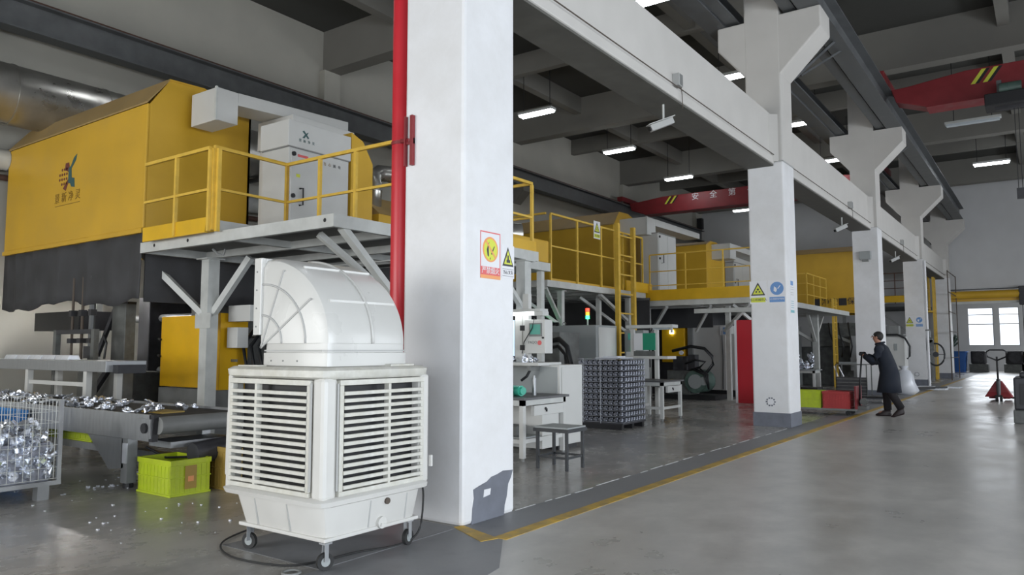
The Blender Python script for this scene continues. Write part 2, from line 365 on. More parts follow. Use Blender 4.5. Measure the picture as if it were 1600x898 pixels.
# crane runway girders
def girder(x, y0, y1, label, wallside=0):
    t = T('runway_girder', label, 'girder', (x, (y0+y1)/2, 7.66))
    P('bottom_flange', G().box(x-.19, x+.19, y0, y1, 7.66, 7.69), 'girder_steel', t)
    P('web', G().box(x-.012, x+.012, y0, y1, 7.69, 8.24), 'girder_steel', t)
    P('top_flange', G().box(x-.19, x+.19, y0, y1, 8.24, 8.27), 'girder_steel', t)
    P('rail', G().box(x-.035, x+.035, y0, y1, 8.27, 8.37), 'rust', t, label='rusty crane rail')
    return t
gr = girder(-3.31, -4, 42.5, 'dark steel crane girder on the right-hand corbels over the aisle')
gl = girder(-5.06, -4, 42.5, 'dark steel crane girder on the left-hand corbels, inside the machine bay')
gw = girder(-16.3, -4, 42.0, 'dark steel crane girder along the left wall above the yellow hoods')
for t_, x in ((gr, -3.3), (gl, -5.06)):
    for y in CY[2:]:
        P('brace', G().bar((-3.83 if x > -4 else -4.58, y+CD+.02, 6.6), (x, y+2.0, 7.68), .05, .05), 'girder_steel', t_)
        P('brace', G().bar((-3.83 if x > -4 else -4.58, y+CD+.02, 6.62), (x+(.1 if x > -4 else -.1), y+CD+.3, 7.68), .05, .05), 'girder_steel', t_)
        P('strut', G().bar((-3.9 if x > -4 else -4.5, y+1.7, 7.0), (x, y+2.6, 7.68), .04, .04), 'girder_steel', t_)
for y in CY[1:]:
    P('wall_bracket', G().prism([(XW+.22, 7.0), (XW+.22, 7.65), (-16.1, 7.65), (-16.1, 7.45)], 'y', y+.05, y+.55), 'roof_beam_paint', gw)
P('end_stop', G().box(-16.45, -16.15, 41.7, 42.0, 8.37, 9.0), 'black', gw)
# catwalk plates between the two aisle girders
ct = T('crane_catwalk', 'dark maintenance walkway between the two crane girders on the column heads', 'walkway', (-4.2, 20, 7.66))
P('walkway_plate', G().box(-4.85, -4.62, -4, 42.4, 7.70, 7.74), 'girder_steel', ct); P('walkway_plate', G().box(-3.78, -3.55, -4, 42.4, 7.70, 7.74), 'girder_steel', ct)

# cranes
def crane(x0, x1, y, label, s=1, zb=7.75, zt=8.5):
    t = T('overhead_crane', label, 'crane', ((x0+x1)/2, y, 8.37), 'red overhead travelling cranes')
    w = .28
    pts = [(x0+.2, zb+.6), (x0+.3, zb+.25), (x0+1.0, zb), (x1-1.0, zb), (x1-.3, zb+.25), (x1-.2, zb+.6), (x1-.6, zb+.62), (x1-1.9, zt), (x0+1.9, zt), (x0+.6, zb+.62)]
    P('bridge_girder', G().prism(pts, 'y', y-w, y+w), 'crane_red', t, bevel=.02)
    P('bottom_plate', G().box(x0+1, x1-1, y-w-.06, y+w+.06, zb-.03, zb), 'crane_red', t)
    for x in (x0, x1):
        P('end_truck', G().box(x-.14, x+.14, y-.9, y+.9, 8.40, 8.62), 'crane_red', t, bevel=.02)
        for dy in (-.7, .7): P('wheel', G().cyl((x-.05, y+dy, 8.45), (x+.05, y+dy, 8.45), .09, 14), 'girder_steel', t)
    xs = x0+2.0 if s > 0 else x1-2.0
    for d in (0, .26):
        P('warning_stripe', G().prism([(xs+d, zb+.38), (xs+d+.1, zb+.38), (xs+d+.35, zt-.04), (xs+d+.25, zt-.04)], 'y', y-w-.004, y-w), 'sign_yellow', t)
        P('warning_stripe', G().prism([(xs+d+.1, zb+.38), (xs+d+.18, zb+.38), (xs+d+.43, zt-.04), (xs+d+.35, zt-.04)], 'y', y-w-.005, y-w), 'black', t)
    for j, ch in enumerate('安全第一'):
        text('lettering', ch, .36, 'sign_white', t, (xs+1.5+j*.85, y-w-.006, zb+.55), FY)
    return t
crL = crane(-16.3, -5.06, 32.6, 'red overhead crane spanning the machine bay, seen behind the hanging lamps')
crR = crane(-3.31, 9.2, 22.0, 'red overhead crane over the aisle at the top right with a green hoist', 1, 7.65, 8.42)
hz = T('crane_hoist', 'dark and green electric hoist hanging under the right-hand red crane', 'hoist', (-.6, 21.3, 7.0))
P('trolley', G().box(-1.0, .6, 20.95, 21.65, 7.2, 7.5), 'black', hz, bevel=.02)
P('drum', G().cyl((-.8, 21.3, 7.35), (.5, 21.3, 7.35), .2, 18), 'dark_machine', hz, smooth=True)
P('motor', G().cyl((-.7, 21.2, 7.62), (-.25, 21.2, 7.62), .15, 16), 'motor_green', hz, smooth=True, label='green hoist motor')
P('hanger', G().box(-.75, -.65, 21.2, 21.4, 7.4, 7.86).box(.3, .4, 21.2, 21.4, 7.4, 7.86), 'girder_steel', hz)
for dx in (-.42, -.34): P('wire_rope', G().cyl((dx, 21.3, 5.2), (dx, 21.3, 7.2), .008, 5), 'black', hz)
P('hook_block', G().box(-.46, -.3, 21.24, 21.36, 4.95, 5.2), 'dark_machine', hz)
# ceiling lamps
LP = [(-13.0, 19.61), (-12.95, 25.18), (-12.96, 30.84), (-13.1, 40.1), (-6.64, 14.52), (-6.67, 20.03), (-6.45, 25.62), (-6.65, 31.46), (-1.57, 35.71), (-13.0, 8.2), (-6.64, 6.5), (4.5, 12), (4.5, 24)]
LN = ['white strip lamp hanging above the first stretch of the machine bay, biggest and leftmost', 'white strip lamp hanging in the machine bay, second from the left of the row', 'white strip lamp hanging above the red crane in the machine bay',
 'white strip lamp low at the far end of the machine bay, beside the second column', 'white lamp at the top edge of the picture above the concrete beam', 'white lamp close to the left of the second column head',
 'tiny white lamp seen right of the second column shaft', 'small white lamp above the beam before the third column', 'long white lamp hanging over the aisle at the far right', 'strip lamp above the nearest yellow hood', 'strip lamp over the near end of the machine bay', 'strip lamp over the near aisle', 'strip lamp over the middle of the aisle']
for (x, y), lb in zip(LP, LN):
    t = T('strip_lamp', lb, 'lamp', (x, y, 8.9), 'hanging strip lamps')
    P('tube', G().box(x-.6, x+.6, y-.12, y+.12, 8.86, 8.92), 'lamp_glow', t)
    P('housing', G().box(x-.64, x+.64, y-.15, y+.15, 8.92, 9.0), 'steel_white', t)
    for dx in (-.5, .5): P('hanger', G().cyl((x+dx, y, 9.0), (x+dx, y, 10.6), .012, 5), 'black', t)
t = T('strip_lamp', 'unlit pale strip lamp behind the right-hand red crane', 'lamp', (-1.6, 26.6, 8.9))
P('tube', G().box(-2.3, -.9, 26.5, 26.7, 8.3, 8.36), 'lamp_off', t); P('housing', G().box(-2.34, -.86, 26.47, 26.73, 8.36, 8.43), 'steel_white', t)
for dx in (-2.1, -1.1): P('hanger', G().cyl((dx, 26.6, 8.43), (dx, 26.6, 10.6), .012, 5), 'black', t)
# wall pipes at the left
t = T('exhaust_duct', 'big shiny galvanised duct running along the left wall below the girder', 'duct', (-15.4, 6, 5.6))
P('duct_pipe', G().cyl((-15.5, -3, 6.1), (-15.5, 12.6, 6.1), .56, 32), 'galvanised', t, smooth=True)
for y in (.5, 3, 5.65, 7.3, 9.9, 12.4): P('seam', G().cyl((-15.5, y, 6.1), (-15.5, y+.04, 6.1), .575, 32), 'galvanised', t, smooth=True)
for y in (1.5, 6.4, 11): P('bracket', G().box(XW, -15.0, y, y+.08, 5.44, 5.53), 'girder_steel', t)
t = T('insulated_pipe', 'pale insulated pipe below the big galvanised duct at the far left', 'pipe', (-16.2, 6, 5.0))
P('pipe', G().cyl((-16.3, -3, 5.05), (-16.3, 30, 5.05), .2, 18), 'steel_white', t, smooth=True)
for y in (2, 6, 10, 14, 20, 26): P('clamp', G().cyl((-16.3, y, 5.05), (-16.3, y+.06, 5.05), .215, 18).box(XW, -16.3, y, y+.05, 4.9, 4.95), 'girder_steel', t)
t = T('rusty_pipe', 'thin rusty red pipe at the left edge behind the hood', 'pipe', (-16.6, 6, 4.4))
P('pipe', G().cyl((-16.55, -3, 4.75), (-16.55, 30, 4.75), .06, 10), 'rust', t, smooth=True)
for y in (0, 5, 10, 15): P('clamp', G().box(XW, -16.5, y, y+.04, 4.67, 4.7), 'girder_steel', t)
# ================================================================ COLUMN FITTINGS
t = T('fire_main_pipe', 'tall red fire main pipe standing against the left side of the nearest column', 'pipe', (-4.7, 4.88, 0))
P('pipe', G().cyl((-4.69, 4.87, 0), (-4.69, 4.87, 9.2), .093, 28), 'pipe_red', t, smooth=True)
P('clamp_band', G().cyl((-4.69, 4.87, 3.23), (-4.69, 4.87, 3.26), .1, 28), 'crane_red', t, smooth=True)
P('clamp_arm', G().bar((-4.62, 4.79, 3.25), (-4.42, 4.69, 3.2), .03, .03), 'crane_red', t)
P('clamp_plate', G().box(-4.49, -4.475, 4.68, 4.714, 2.98, 3.42).box(-4.42, -4.39, 4.68, 4.714, 2.98, 3.42).box(-4.49, -4.39, 4.695, 4.714, 3.17, 3.22), 'crane_red', t)
P('floor_flange', G().cyl((-4.69, 4.87, 0), (-4.69, 4.87, .03), .15, 24), 'crane_red', t)
def tri(y0, y1, z0, z1, x, q=0):   # upright triangle in a plane facing +X
    return [(y0, z0), (y1, z0), ((y0+y1)/2, z1)]
# column 1, face +X
X = CX1
t = T('prohibition_sign', 'red-framed no-open-flame sign on the nearest column', 'sign', (X, 5.07, 2.0))
P('plate', G().box(X, X+.004, 4.935, 5.215, 1.995, 2.395), 'sign_white', t)
P('frame', G().box(X+.004, X+.006, 4.935, 5.215, 2.385, 2.395).box(X+.004, X+.006, 4.935, 4.943, 2.09, 2.385).box(X+.004, X+.006, 5.207, 5.215, 2.09, 2.385), 'sign_red', t)
P('caption_panel', G().box(X+.004, X+.007, 4.935, 5.215, 1.995, 2.095), 'sign_red', t)
P('caption_stripe', G().box(X+.007, X+.0075, 4.935, 5.215, 1.995, 2.025), 'sign_orange', t)
text('caption', '严禁烟火', .062, 'sign_white', t, (X+.008, 5.075, 2.06), FX)
P('disc', G().prism(star((5.075, 2.245), .108, 28), 'x', X+.004, X+.006), 'sign_orange', t)
P('disc', G().prism(star((5.075, 2.243), .092, 28), 'x', X+.006, X+.0075), 'sign_yellow', t)
gg = G(); gg.prism([(5.03, 2.19), (5.05, 2.18), (5.045, 2.27), (5.055, 2.31), (5.035, 2.28), (5.02, 2.24)], 'x', X+.0075, X+.0085)
gg.prism([(5.09, 2.2), (5.13, 2.27), (5.125, 2.28), (5.08, 2.21)], 'x', X+.0075, X+.0085); gg.prism([(5.06, 2.16), (5.075, 2.16), (5.07, 2.18)], 'x', X+.0075, X+.0085)
P('flame_symbol', gg, 'sign_black', t)
P('slash', G().prism([(5.0, 2.31), (5.012, 2.322), (5.15, 2.18), (5.138, 2.168)], 'x', X+.0085, X+.0095), 'sign_orange', t)
def triangle_sign(pl, cx, z0, wd, ht, cap, face, base, label, capy=False):
    # face 'x': plane at x=base facing +X, cx is y ; 'y': plane at y=base facing -Y, cx is x
    d = 1 if face == 'x' else -1
    loc = (base, cx, z0) if face == 'x' else (cx, base, z0)
    t = T('warning_sign', label, 'sign', loc)
    def lay(n, pts, a, b_, m):
        P(n, G().prism(pts, face, base+d*a, base+d*b_), m, t)
    h2 = wd/2
    lay('plate', [(cx-h2, z0), (cx+h2, z0), (cx+h2, z0+ht), (cx-h2, z0+ht)], 0, .004, 'sign_white')
    tz = z0+ht*.36; th = ht*.58; tw = h2*.86
    lay('triangle_border', [(cx-tw, tz), (cx+tw, tz), (cx, tz+th)], .004, .006, 'sign_black')
    lay('triangle_field', [(cx-tw*.74, tz+th*.1), (cx+tw*.74, tz+th*.1), (cx, tz+th*.82)], .006, .0075, 'sign_yellow')
    c2 = tz+th*.3
    if pl == 'truck':
        lay('truck_symbol', [(cx-tw*.3, c2-.02), (cx+tw*.35, c2-.02), (cx+tw*.35, c2+.005), (cx+tw*.12, c2+.008), (cx+tw*.1, c2+.045), (cx-tw*.12, c2+.045), (cx-tw*.14, c2+.008), (cx-tw*.3, c2+.005)], .0075, .0085, 'sign_black')
        lay('truck_symbol', [(cx-tw*.3, c2+.02), (cx-tw*.24, c2+.02), (cx-tw*.24, c2+.07), (cx-tw*.3, c2+.07)], .0075, .0085, 'sign_black')
    else:
        lay('hand_symbol', star((cx, c2+.04), .022, 7), .0075, .0085, 'sign_black')
        lay('hand_symbol', [(cx-tw*.35, c2-.02), (cx-tw*.15, c2-.02), (cx-tw*.12, c2+.015), (cx-tw*.3, c2+.015)], .0075, .0085, 'sign_black')
        lay('hand_symbol', [(cx+tw*.1, c2-.02), (cx+tw*.35, c2-.015), (cx+tw*.3, c2+.015), (cx+tw*.12, c2+.01)], .0075, .0085, 'sign_black')
    lay('caption_panel', [(cx-tw, z0+ht*.06), (cx+tw, z0+ht*.06), (cx+tw, z0+ht*.27), (cx-tw, z0+ht*.27)], .004, .006, 'sign_white' if pl == 'truck' else 'sign_yellow')
    if pl == 'truck':
        for a, b_ in ((.055, .065), (.265, .275)):
            lay('caption_rule', [(cx-tw, z0+ht*a), (cx+tw, z0+ht*a), (cx+tw, z0+ht*b_), (cx-tw, z0+ht*b_)], .006, .007, 'sign_black')
    p = (base+d*.007, cx, z0+ht*.165) if face == 'x' else (cx, base+d*.007, z0+ht*.165)
    text('caption', cap, ht*.13, 'sign_black', t, p, FX if face == 'x' else FY)
    return t
triangle_sign('truck', 5.33, 2.02, .19, .29, '当心叉车', 'x', X, 'yellow triangle beware-of-forklifts sign on the nearest column')
triangle_sign('hand', -4.365, 2.24, .31, .42, '当心机械伤人', 'y', CY[2], 'yellow triangle hazard sign on the second column')
triangle_sign('hand', -4.36, 2.25, .28, .42, '当心机械伤人', 'y', CY[4], 'small yellow triangle sign on the fourth column')
def blue_sign(cx, z0, base, label, wd=.31):
    t = T('mandatory_sign', label, 'sign', (cx, base, z0)); h = wd/2
    P('plate', G().box(cx-h, cx+h, base-.004, base, z0, z0+.42), 'sign_white', t)
    P('disc', G().prism(star((cx, z0+.27), h*.78, 26), 'y', base-.006, base-.004), 'sign_blue', t)
    P('face_symbol', G().prism([(cx-.06, z0+.23), (cx-.02, z0+.2), (cx, z0+.24), (cx-.01, z0+.28), (cx-.05, z0+.31)], 'y', base-.0075, base-.006), 'sign_white', t)
    P('face_symbol', G().prism([(cx+.01, z0+.27), (cx+.06, z0+.33), (cx+.065, z0+.32), (cx+.02, z0+.26)], 'y', base-.0075, base-.006), 'sign_white', t)
    P('caption_panel', G().box(cx-h*.88, cx+h*.88, base-.006, base-.004, z0+.02, z0+.115), 'sign_blue', t)
    text('caption', '必须戴防护眼镜', .036, 'sign_white', t, (cx, base-.007, z0+.075), FY)
blue_sign(-4.02, 2.24, CY[2], 'round blue mandatory sign on the second column')
blue_sign(-4.03, 2.25, CY[4], 'small blue and white mandatory sign on the fourth column', .27)
t = T('notice_strip', 'narrow white and teal notice on the aisle side of the second column', 'sign', (X, CY[2]+.32, 2.05))
y = CY[2]+.2
P('plate', G().box(X, X+.004, y, y+.26, 2.06, 2.70), 'sign_white', t)
P('emblem', G().box(X+.004, X+.006, y+.04, y+.2, 2.58, 2.66), 'sign_blue', t)
P('teal_panel', G().box(X+.004, X+.006, y+.01, y+.25, 2.07, 2.12), 'sign_teal', t)
for z in (2.16, 2.2, 2.24, 2.28, 2.4, 2.44, 2.5, 2.54): P('text_line', G().box(X+.004, X+.0055, y+.04, y+.23, z, z+.009), 'sign_teal' if z < 2.3 else 'groove_grey', t)
# beam boxes and cameras
def camset(y, n, lb):
    t = T('sensor_box', 'small beige junction box on the white beam ' + lb, 'box', (-4.05, y, 5.0))
    P('box', G().box(-4.05, -3.95, y-.07, y+.07, 5.0, 5.17), 'groove_grey', t, bevel=.004)
    P('lid_seam', G().box(-3.951, -3.946, y-.05, y+.05, 5.01, 5.16), 'steel_grey', t)
    P('wire', G().tube([(-3.97, y+.04, 5.0), (-3.965, y+.06, 4.9), (-3.975, y+.1, 4.72)], .006, 5), 'brown', t)
    t = T('security_camera', 'white tubular camera hanging under the white beam ' + lb, 'camera', (-4.22, y, 4.8))
    P('stem', G().cyl((-4.22, y, 4.58), (-4.22, y, 4.8), .016, 8), 'steel_white', t)
    P('body', G().bar((-4.36, y-.13, 4.44), (-4.14, y+.12, 4.58), .1, .09), 'groove_grey', t, bevel=.01)
    P('sunshield', G().bar((-4.38, y-.16, 4.485), (-4.13, y+.13, 4.64), .12, .01), 'steel_white', t)
    P('lens', G().cyl((-4.372, y-.144, 4.43), (-4.36, y-.13, 4.44), .034, 12), 'black', t)
camset(9.55, 1, 'nearest the viewer'); camset(20.6, 2, 'between the second and third columns'); camset(28.9, 3, 'between the third and fourth columns')
t = T('loudspeaker_box', 'grey box fixed high on the third column', 'box', (-4.2, CY[3], 3.95))
P('box', G().box(-4.32, -4.02, CY[3]-.16, CY[3], 3.95, 4.18), 'cabinet_grey', t, bevel=.01); P('bracket', G().box(-4.25, -4.09, CY[3]-.1, CY[3], 3.89, 3.95), 'steel_grey', t)

# ================================================================ PLATFORMS, HOODS
def rail_run(t, p, q, z, posts=3, h=1.1, m='rail_yellow', mids=(.55,), r=.022, first=True, last=True):
    p = Vector((*p, z)); q = Vector((*q, z))
    P('top_rail', G().bar(p+Vector((0, 0, h)), q+Vector((0, 0, h)), r*2.0, r*2.0), m, t)
    for k in mids: P('mid_rail', G().bar(p+Vector((0, 0, k)), q+Vector((0, 0, k)), r*1.5, r*1.5), m, t)
    src = None
    for i in range(posts):
        if (i == 0 and not first) or (i == posts-1 and not last): continue
        a = p.lerp(q, i/(posts-1))
        if src is None: src = P('post', G().box(a.x-r, a.x+r, a.y-r, a.y+r, z, z+h-r), m, t); a0 = a
        else: inst(src, t, a-a0)
def deck(t, x0, x1, y0, y1, z, m='steel_white', cross=3):
    P('edge_beam', G().box(x0, x1, y0, y0+.07, z-.15, z), m, t); P('edge_beam', G().box(x0, x1, y1-.07, y1, z-.15, z), m, t)
    P('edge_beam', G().box(x1-.07, x1, y0+.07, y1-.07, z-.15, z), m, t); P('edge_beam', G().box(x0, x0+.07, y0+.07, y1-.07, z-.15, z), m, t)
    P('deck_plate', G().box(x0+.07, x1-.07, y0+.07, y1-.07, z-.035, z-.01), 'deck_grey', t)
    for i in range(cross):
        y = y0+(y1-y0)*(i+1)/(cross+1); P('cross_beam', G().box(x0+.07, x1-.07, y-.04, y+.04, z-.14, z-.036), m, t)
    x = (x0+x1)/2; P('cross_beam', G().box(x-.04, x+.04, y0+.07, y1-.07, z-.13, z-.036), m, t)
def leg(t, x, y, z, w=.16, m='steel_white', foot=True):
    P('leg', G().box(x-w/2, x+w/2, y-w/2, y+w/2, .015, z), m, t)
    if foot: P('foot_plate', G().box(x-w*.9, x+w*.9, y-w*.9, y+w*.9, 0, .015), m, t)
    P('cap_plate', G().box(x-w*.8, x+w*.8, y-w*.8, y+w*.8, z-.02, z), m, t)
def brace(t, a, b_, w=.09, m='steel_white'): P('brace', G().bar(a, b_, w, w*.8), m, t)

# platform 1
t = T('work_platform', 'nearest raised white steel platform with yellow railings, above the air cooler', 'platform', (-8.8, 7.9, 2.95), 'raised steel platforms beside the hoods')
z = 2.95
deck(t, -10.78, -6.6, 5.75, 10.0, z, cross=3)
for x in (-10.4, -9.55, -6.75): P('bolt_hole', G().cyl((x, 5.748, 2.885), (x, 5.76, 2.885), .025, 10), 'black', t)
leg(t, -10.55, 6.75, 2.8, .19); leg(t, -6.72, 9.75, 2.8, .17); leg(t, -6.75, 7.15, 2.8, .14)
brace(t, (-10.55, 6.75, 1.85), (-11.75, 6.1, 3.1), .11); brace(t, (-10.55, 6.75, 1.85), (-9.9, 7.0, 2.8), .11)
brace(t, (-6.68, 5.95, 2.82), (-6.72, 7.0, 1.95), .1); brace(t, (-7.2, 6.05, 2.8), (-6.9, 7.1, 2.0), .09)
brace(t, (-6.72, 9.7, 2.05), (-6.72, 8.9, 2.78), .08)
P('gusset', G().prism([(-10.75, 1.72), (-10.35, 1.72), (-10.35, 1.95), (-10.75, 1.95)], 'y', 6.64, 6.655), 'steel_white', t)
P('hanging_cable', G().tube([(-9.5, 6.1, 2.8), (-9.45, 6.15, 2.73), (-9.4, 6.2, 2.72), (-9.35, 6.2, 2.8)], .018, 6), 'steel_grey', t)
P('light_slot', G().box(-9.9, -8.2, 8.45, 8.47, 2.78, 2.80), 'cabinet_white', t)
rail_run(t, (-10.42, 5.60), (-8.84, 5.60), z-.02, 3, 1.1, first=False)
P('post', G().box(-8.80, -8.75, 5.66, 5.71, z-.02, z+1.08), 'rail_yellow', t)
rail_run(t, (-8.82, 5.64), (-8.84, 6.82), z, 2, 1.1)
rail_run(t, (-8.84, 6.82), (-6.72, 6.84), z, 4, 1.1)
rail_run(t, (-6.66, 6.9), (-6.66, 9.9), z, 4, 1.1, first=False)
rail_run(t, (-6.66, 9.9), (-7.6, 9.9), z, 2, 1.1, first=False)
P('toe_board', G().prism([(-10.45, z-.03), (-8.92, z-.03), (-8.88, z+.17), (-10.45, z+.17)], 'y', 5.6, 5.64), 'toe_yellow', t, label='bright yellow toe board')
P('toe_board', G().box(-8.86, -8.82, 5.75, 6.9, z+.0, z+.14), 'steel_white', t, label='white kick plate')
P('toe_board', G().box(-6.64, -6.61, 7.3, 9.95, z, z+.16), 'toe_yellow', t)
def hood(x0, x1, y0, y1, z0, label, curtain=True, side_to=None, roof_rise=.45, ztop=5.2, logo=True, skirt=1.05):
    t = T('fume_hood', label, 'hood', ((x0+x1)/2, y0, z0), 'yellow fume hoods over the casting machines')
    q = .04
    P('front_panel', G().box(x0, x1, y0, y0+q, z0+.08, ztop), 'hood_yellow', t, bevel=.01)
    P('bottom_trim', G().box(x0, x1, y0-.03, y0+q, z0, z0+.075), 'hood_yellow', t, bevel=.005)
    yr = y0+.34; zt = ztop+roof_rise
    P('side_panel', G().prism([(y0+q, z0), (y1, z0), (y1, zt-.2), (yr+.6, zt+.02), (yr, zt), (y0+q, ztop)], 'x', x1-q, x1), 'hood_yellow', t)
    P('side_panel', G().prism([(y0+q, z0), (y1, z0), (y1, zt-.2), (yr+.6, zt+.02), (yr, zt), (y0+q, ztop)], 'x', x0, x0+q), 'hood_yellow', t)
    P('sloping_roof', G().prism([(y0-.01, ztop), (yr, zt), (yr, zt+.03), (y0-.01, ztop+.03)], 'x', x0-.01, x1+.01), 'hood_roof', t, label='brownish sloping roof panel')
    P('top_panel', G().prism([(yr, zt), (yr+.6, zt+.02), (y1, zt-.2), (y1, zt-.17), (yr+.6, zt+.05), (yr, zt+.03)], 'x', x0, x1+.01), 'hood_yellow', t)
    P('back_panel', G().box(x0, x1, y1-q, y1, z0, zt-.2), 'hood_yellow', t)
    for xx in (x0+.1, x1-.1): P('support_leg', G().box(xx-.06, xx+.06, y1-.16, y1-.04, 0, z0), 'steel_grey', t)
    if logo:
        cx = x0+(x1-x0)*.495; cz = z0+(ztop-z0)*.6; Y = y0
        lg = T  # logo parts
        P('logo_mark', G().prism([(cx+.05, cz-.02), (cx+.1, cz+.02), (cx+.12, cz+.12), (cx+.27, cz+.25), (cx+.3, cz+.35), (cx+.2, cz+.3), (cx+.1, cz+.17), (cx+.02, cz+.14)], 'y', Y-.006, Y), 'logo_teal', t)
        P('logo_mark', G().prism([(cx+.02, cz-.12), (cx+.1, cz-.14), (cx+.14, cz-.2), (cx+.26, cz-.22), (cx+.24, cz-.06), (cx+.14, cz-.04), (cx+.12, cz+.12), (cx+.02, cz+.12)], 'y', Y-.0055, Y), 'logo_teal', t)
        P('logo_mark', G().prism([(cx-.12, cz+.12), (cx-.1, cz+.24), (cx+.02, cz+.24), (cx+.06, cz+.12), (cx, cz+.08)], 'y', Y-.005, Y), 'logo_maroon', t)
        P('logo_mark', G().prism([(cx-.16, cz-.2), (cx-.06, cz-.25), (cx+.04, cz-.1), (cx, cz-.06)], 'y', Y-.005, Y), 'logo_maroon', t)
        d = G()
        for i in range(4):
            for j in range(4):
                if (i, j) != (0, 0) and (i, j) != (0, 3): d.prism(star((cx-.3+i*.085+.0, cz-.12+j*.085), .026, 6), 'y', Y-.005, Y)
        P('logo_dots', d, 'logo_maroon', t)
        for j, ch in enumerate('景新净灵'):
            text('lettering', ch, .19, 'logo_brown', t, (cx-.36+j*.25, Y-.004, cz-.37), FY)
        P('underline', G().box(cx-.43, cx+.47, Y-.003, Y, cz-.5, cz-.49), 'logo_brown', t)
    if curtain:
        g = G(); n = 40; pts = []
        for i in range(n+1):
            x = x0+(x1+.02-x0)*i/n; pts.append((x, y0+.03+.018*sin(i*.9)+.012*sin(i*2.3)))
        rows = []
        for k_ in range(7):
            zz = z0+.03-skirt*k_/6; f = k_/6
            rows.append([(x, y+.03*f*sin(i*.6), zz-(.05*f*sin(i*.25)+.03*f*sin(i*.8) if k_ == 6 else 0)) for i, (x, y) in enumerate(pts)])
        for A, B in zip(rows, rows[1:]):
            for i in range(n):
                g.b.faces.new([g.b.verts.new(v) for v in (A[i], A[i+1], B[i+1], B[i])])
        bmesh.ops.remove_doubles(g.b, verts=g.b.verts, dist=1e-5)
        o = P('curtain', g, 'black_curtain', t, smooth='all', label='hanging black rubber curtain')
        md = o.modifiers.new('so', 'SOLIDIFY'); md.thickness = .012
    if side_to:
        P('side_curtain', G().box(x1-.02, x1, y0+.06, side_to, z0-skirt, z0), 'black_curtain', t, label='hanging black rubber curtain')
        P('back_curtain', G().box(x1-.02, x1+2.2, side_to, side_to+.02, z0-skirt, z0-.35), 'black_curtain', t, label='hanging black rubber curtain')
    return t
hood(-16.2, -11.2, 6.0, 7.85, 3.17, 'nearest and biggest yellow hood with a round logo and a black curtain', side_to=9.4)
hood(-16.4, -10.4, 19.8, 21.6, 3.1, 'second yellow hood, behind the warning sign on the railing', side_to=21.9, ztop=5.1, roof_rise=.4)
hood(-13.5, -9.35, 24.5, 26.3, 2.95, 'third yellow hood with a small upright front, left of the second column', ztop=4.95, roof_rise=.12, logo=False, curtain=False, side_to=26.6)
h4 = hood(-11.5, -6.0, 31.0, 33.0, 2.78, 'farthest yellow hood with dark lettering, seen between the second and third columns', ztop=5.15, roof_rise=.2, logo=False, curtain=False)
for j, (ch, m_) in enumerate(zip('苏净安环保科', ['sign_black']*6)):
    if j in (0, 3): P('lettering_block', G().box(-7.35+j*.31-.14, -7.35+j*.31+.14, 30.98, 31.0, 3.08, 3.36), 'sign_black', h4)
    text('lettering', ch, .3, m_, h4, (-7.35+j*.31, 30.97, 3.22), FY)

# white cabinets on platform 1
def cabinet(x0, x1, y0, y1, z0, z1, label, cap=.42, marks=True, cname='electrical_cabinet'):
    t = T(cname, label, 'cabinet', ((x0+x1)/2, (y0+y1)/2, z0), 'pale electrical cabinets on the platforms')
    zc = z1-cap
    P('body', G().box(x0, x1, y0, y1, z0, zc), 'cabinet_white', t, bevel=.008)
    P('top_box', G().box(x0-.01, x1+.03, y0-.04, y1+.02, zc+.012, z1), 'cabinet_white', t, bevel=.008)
    P('seam', G().box(x0-.005, x1+.01, y0-.01, y1+.005, zc-.002, zc+.014), 'steel_grey', t)
    ym = y0+(y1-y0)*.5
    P('door', G().box(x1, x1+.02, y0+.03, ym-.01, z0+.06, zc-.04), 'cabinet_white', t, bevel=.004)
    P('door', G().box(x1, x1+.02, ym+.01, y1-.03, z0+.06, zc-.04), 'cabinet_white', t, bevel=.004)
    P('handle', G().tube([(x1+.02, y0+.2, zc-.62), (x1+.08, y0+.22, zc-.62), (x1+.08, y0+.22, zc-.88), (x1+.02, y0+.2, zc-.88)], .014, 6), 'black', t, label='dark pull handle')
    for zz in (zc-.1, zc-.75): P('lock', G().cyl((x1+.018, y0+.07, zz), (x1+.045, y0+.07, zz), .035, 12), 'black', t)
    if marks:
        P('sticker', G().box(x1+.02, x1+.022, y0+.15, y0+.35, zc-.13, zc-.09), 'sign_red', t); P('sticker', G().box(x1+.02, x1+.022, y0+.13, y0+.2, zc-.45, zc-.4), 'sign_yellow', t)
        P('logo', G().prism([(y0+.22, z1-.14), (y0+.27, z1-.18), (y0+.22, z1-.24), (y0+.26, z1-.24), (y0+.29, z1-.2), (y0+.33, z1-.24), (y0+.35, z1-.22), (y0+.31, z1-.18), (y0+.34, z1-.13), (y0+.29, z1-.16), (y0+.25, z1-.12)], 'x', x1+.03, x1+.034), 'logo_teal', t)
        for j, ch in enumerate('景新净灵'): text('lettering', ch, .055, 'logo_teal', t, (x1+.032, y0+.18+j*.085, z1-.29), FX)
        for j, ch in enumerate('当心触电'): text('lettering', ch, .06, 'logo_brown' if j < 2 else 'sign_black', t, (x1+.022, ym+.08+j*.1, zc-.14), FX)
    return t
cabinet(-9.95, -9.3, 7.2, 8.4, 2.97, 4.9, 'white electrical cabinet with a dark pull handle behind the nearest railing')
cabinet(-11.0, -10.1, 7.9, 9.2, 2.97, 5.3, 'plain pale cabinet squeezed between the nearest yellow hood and the white cabinet', cap=.5, marks=False)
cabinet(-9.87, -9.3, 20.5, 21.8, 2.8, 4.85, 'tall grey-white cabinet between the second and third yellow hoods', cap=.02, marks=False)
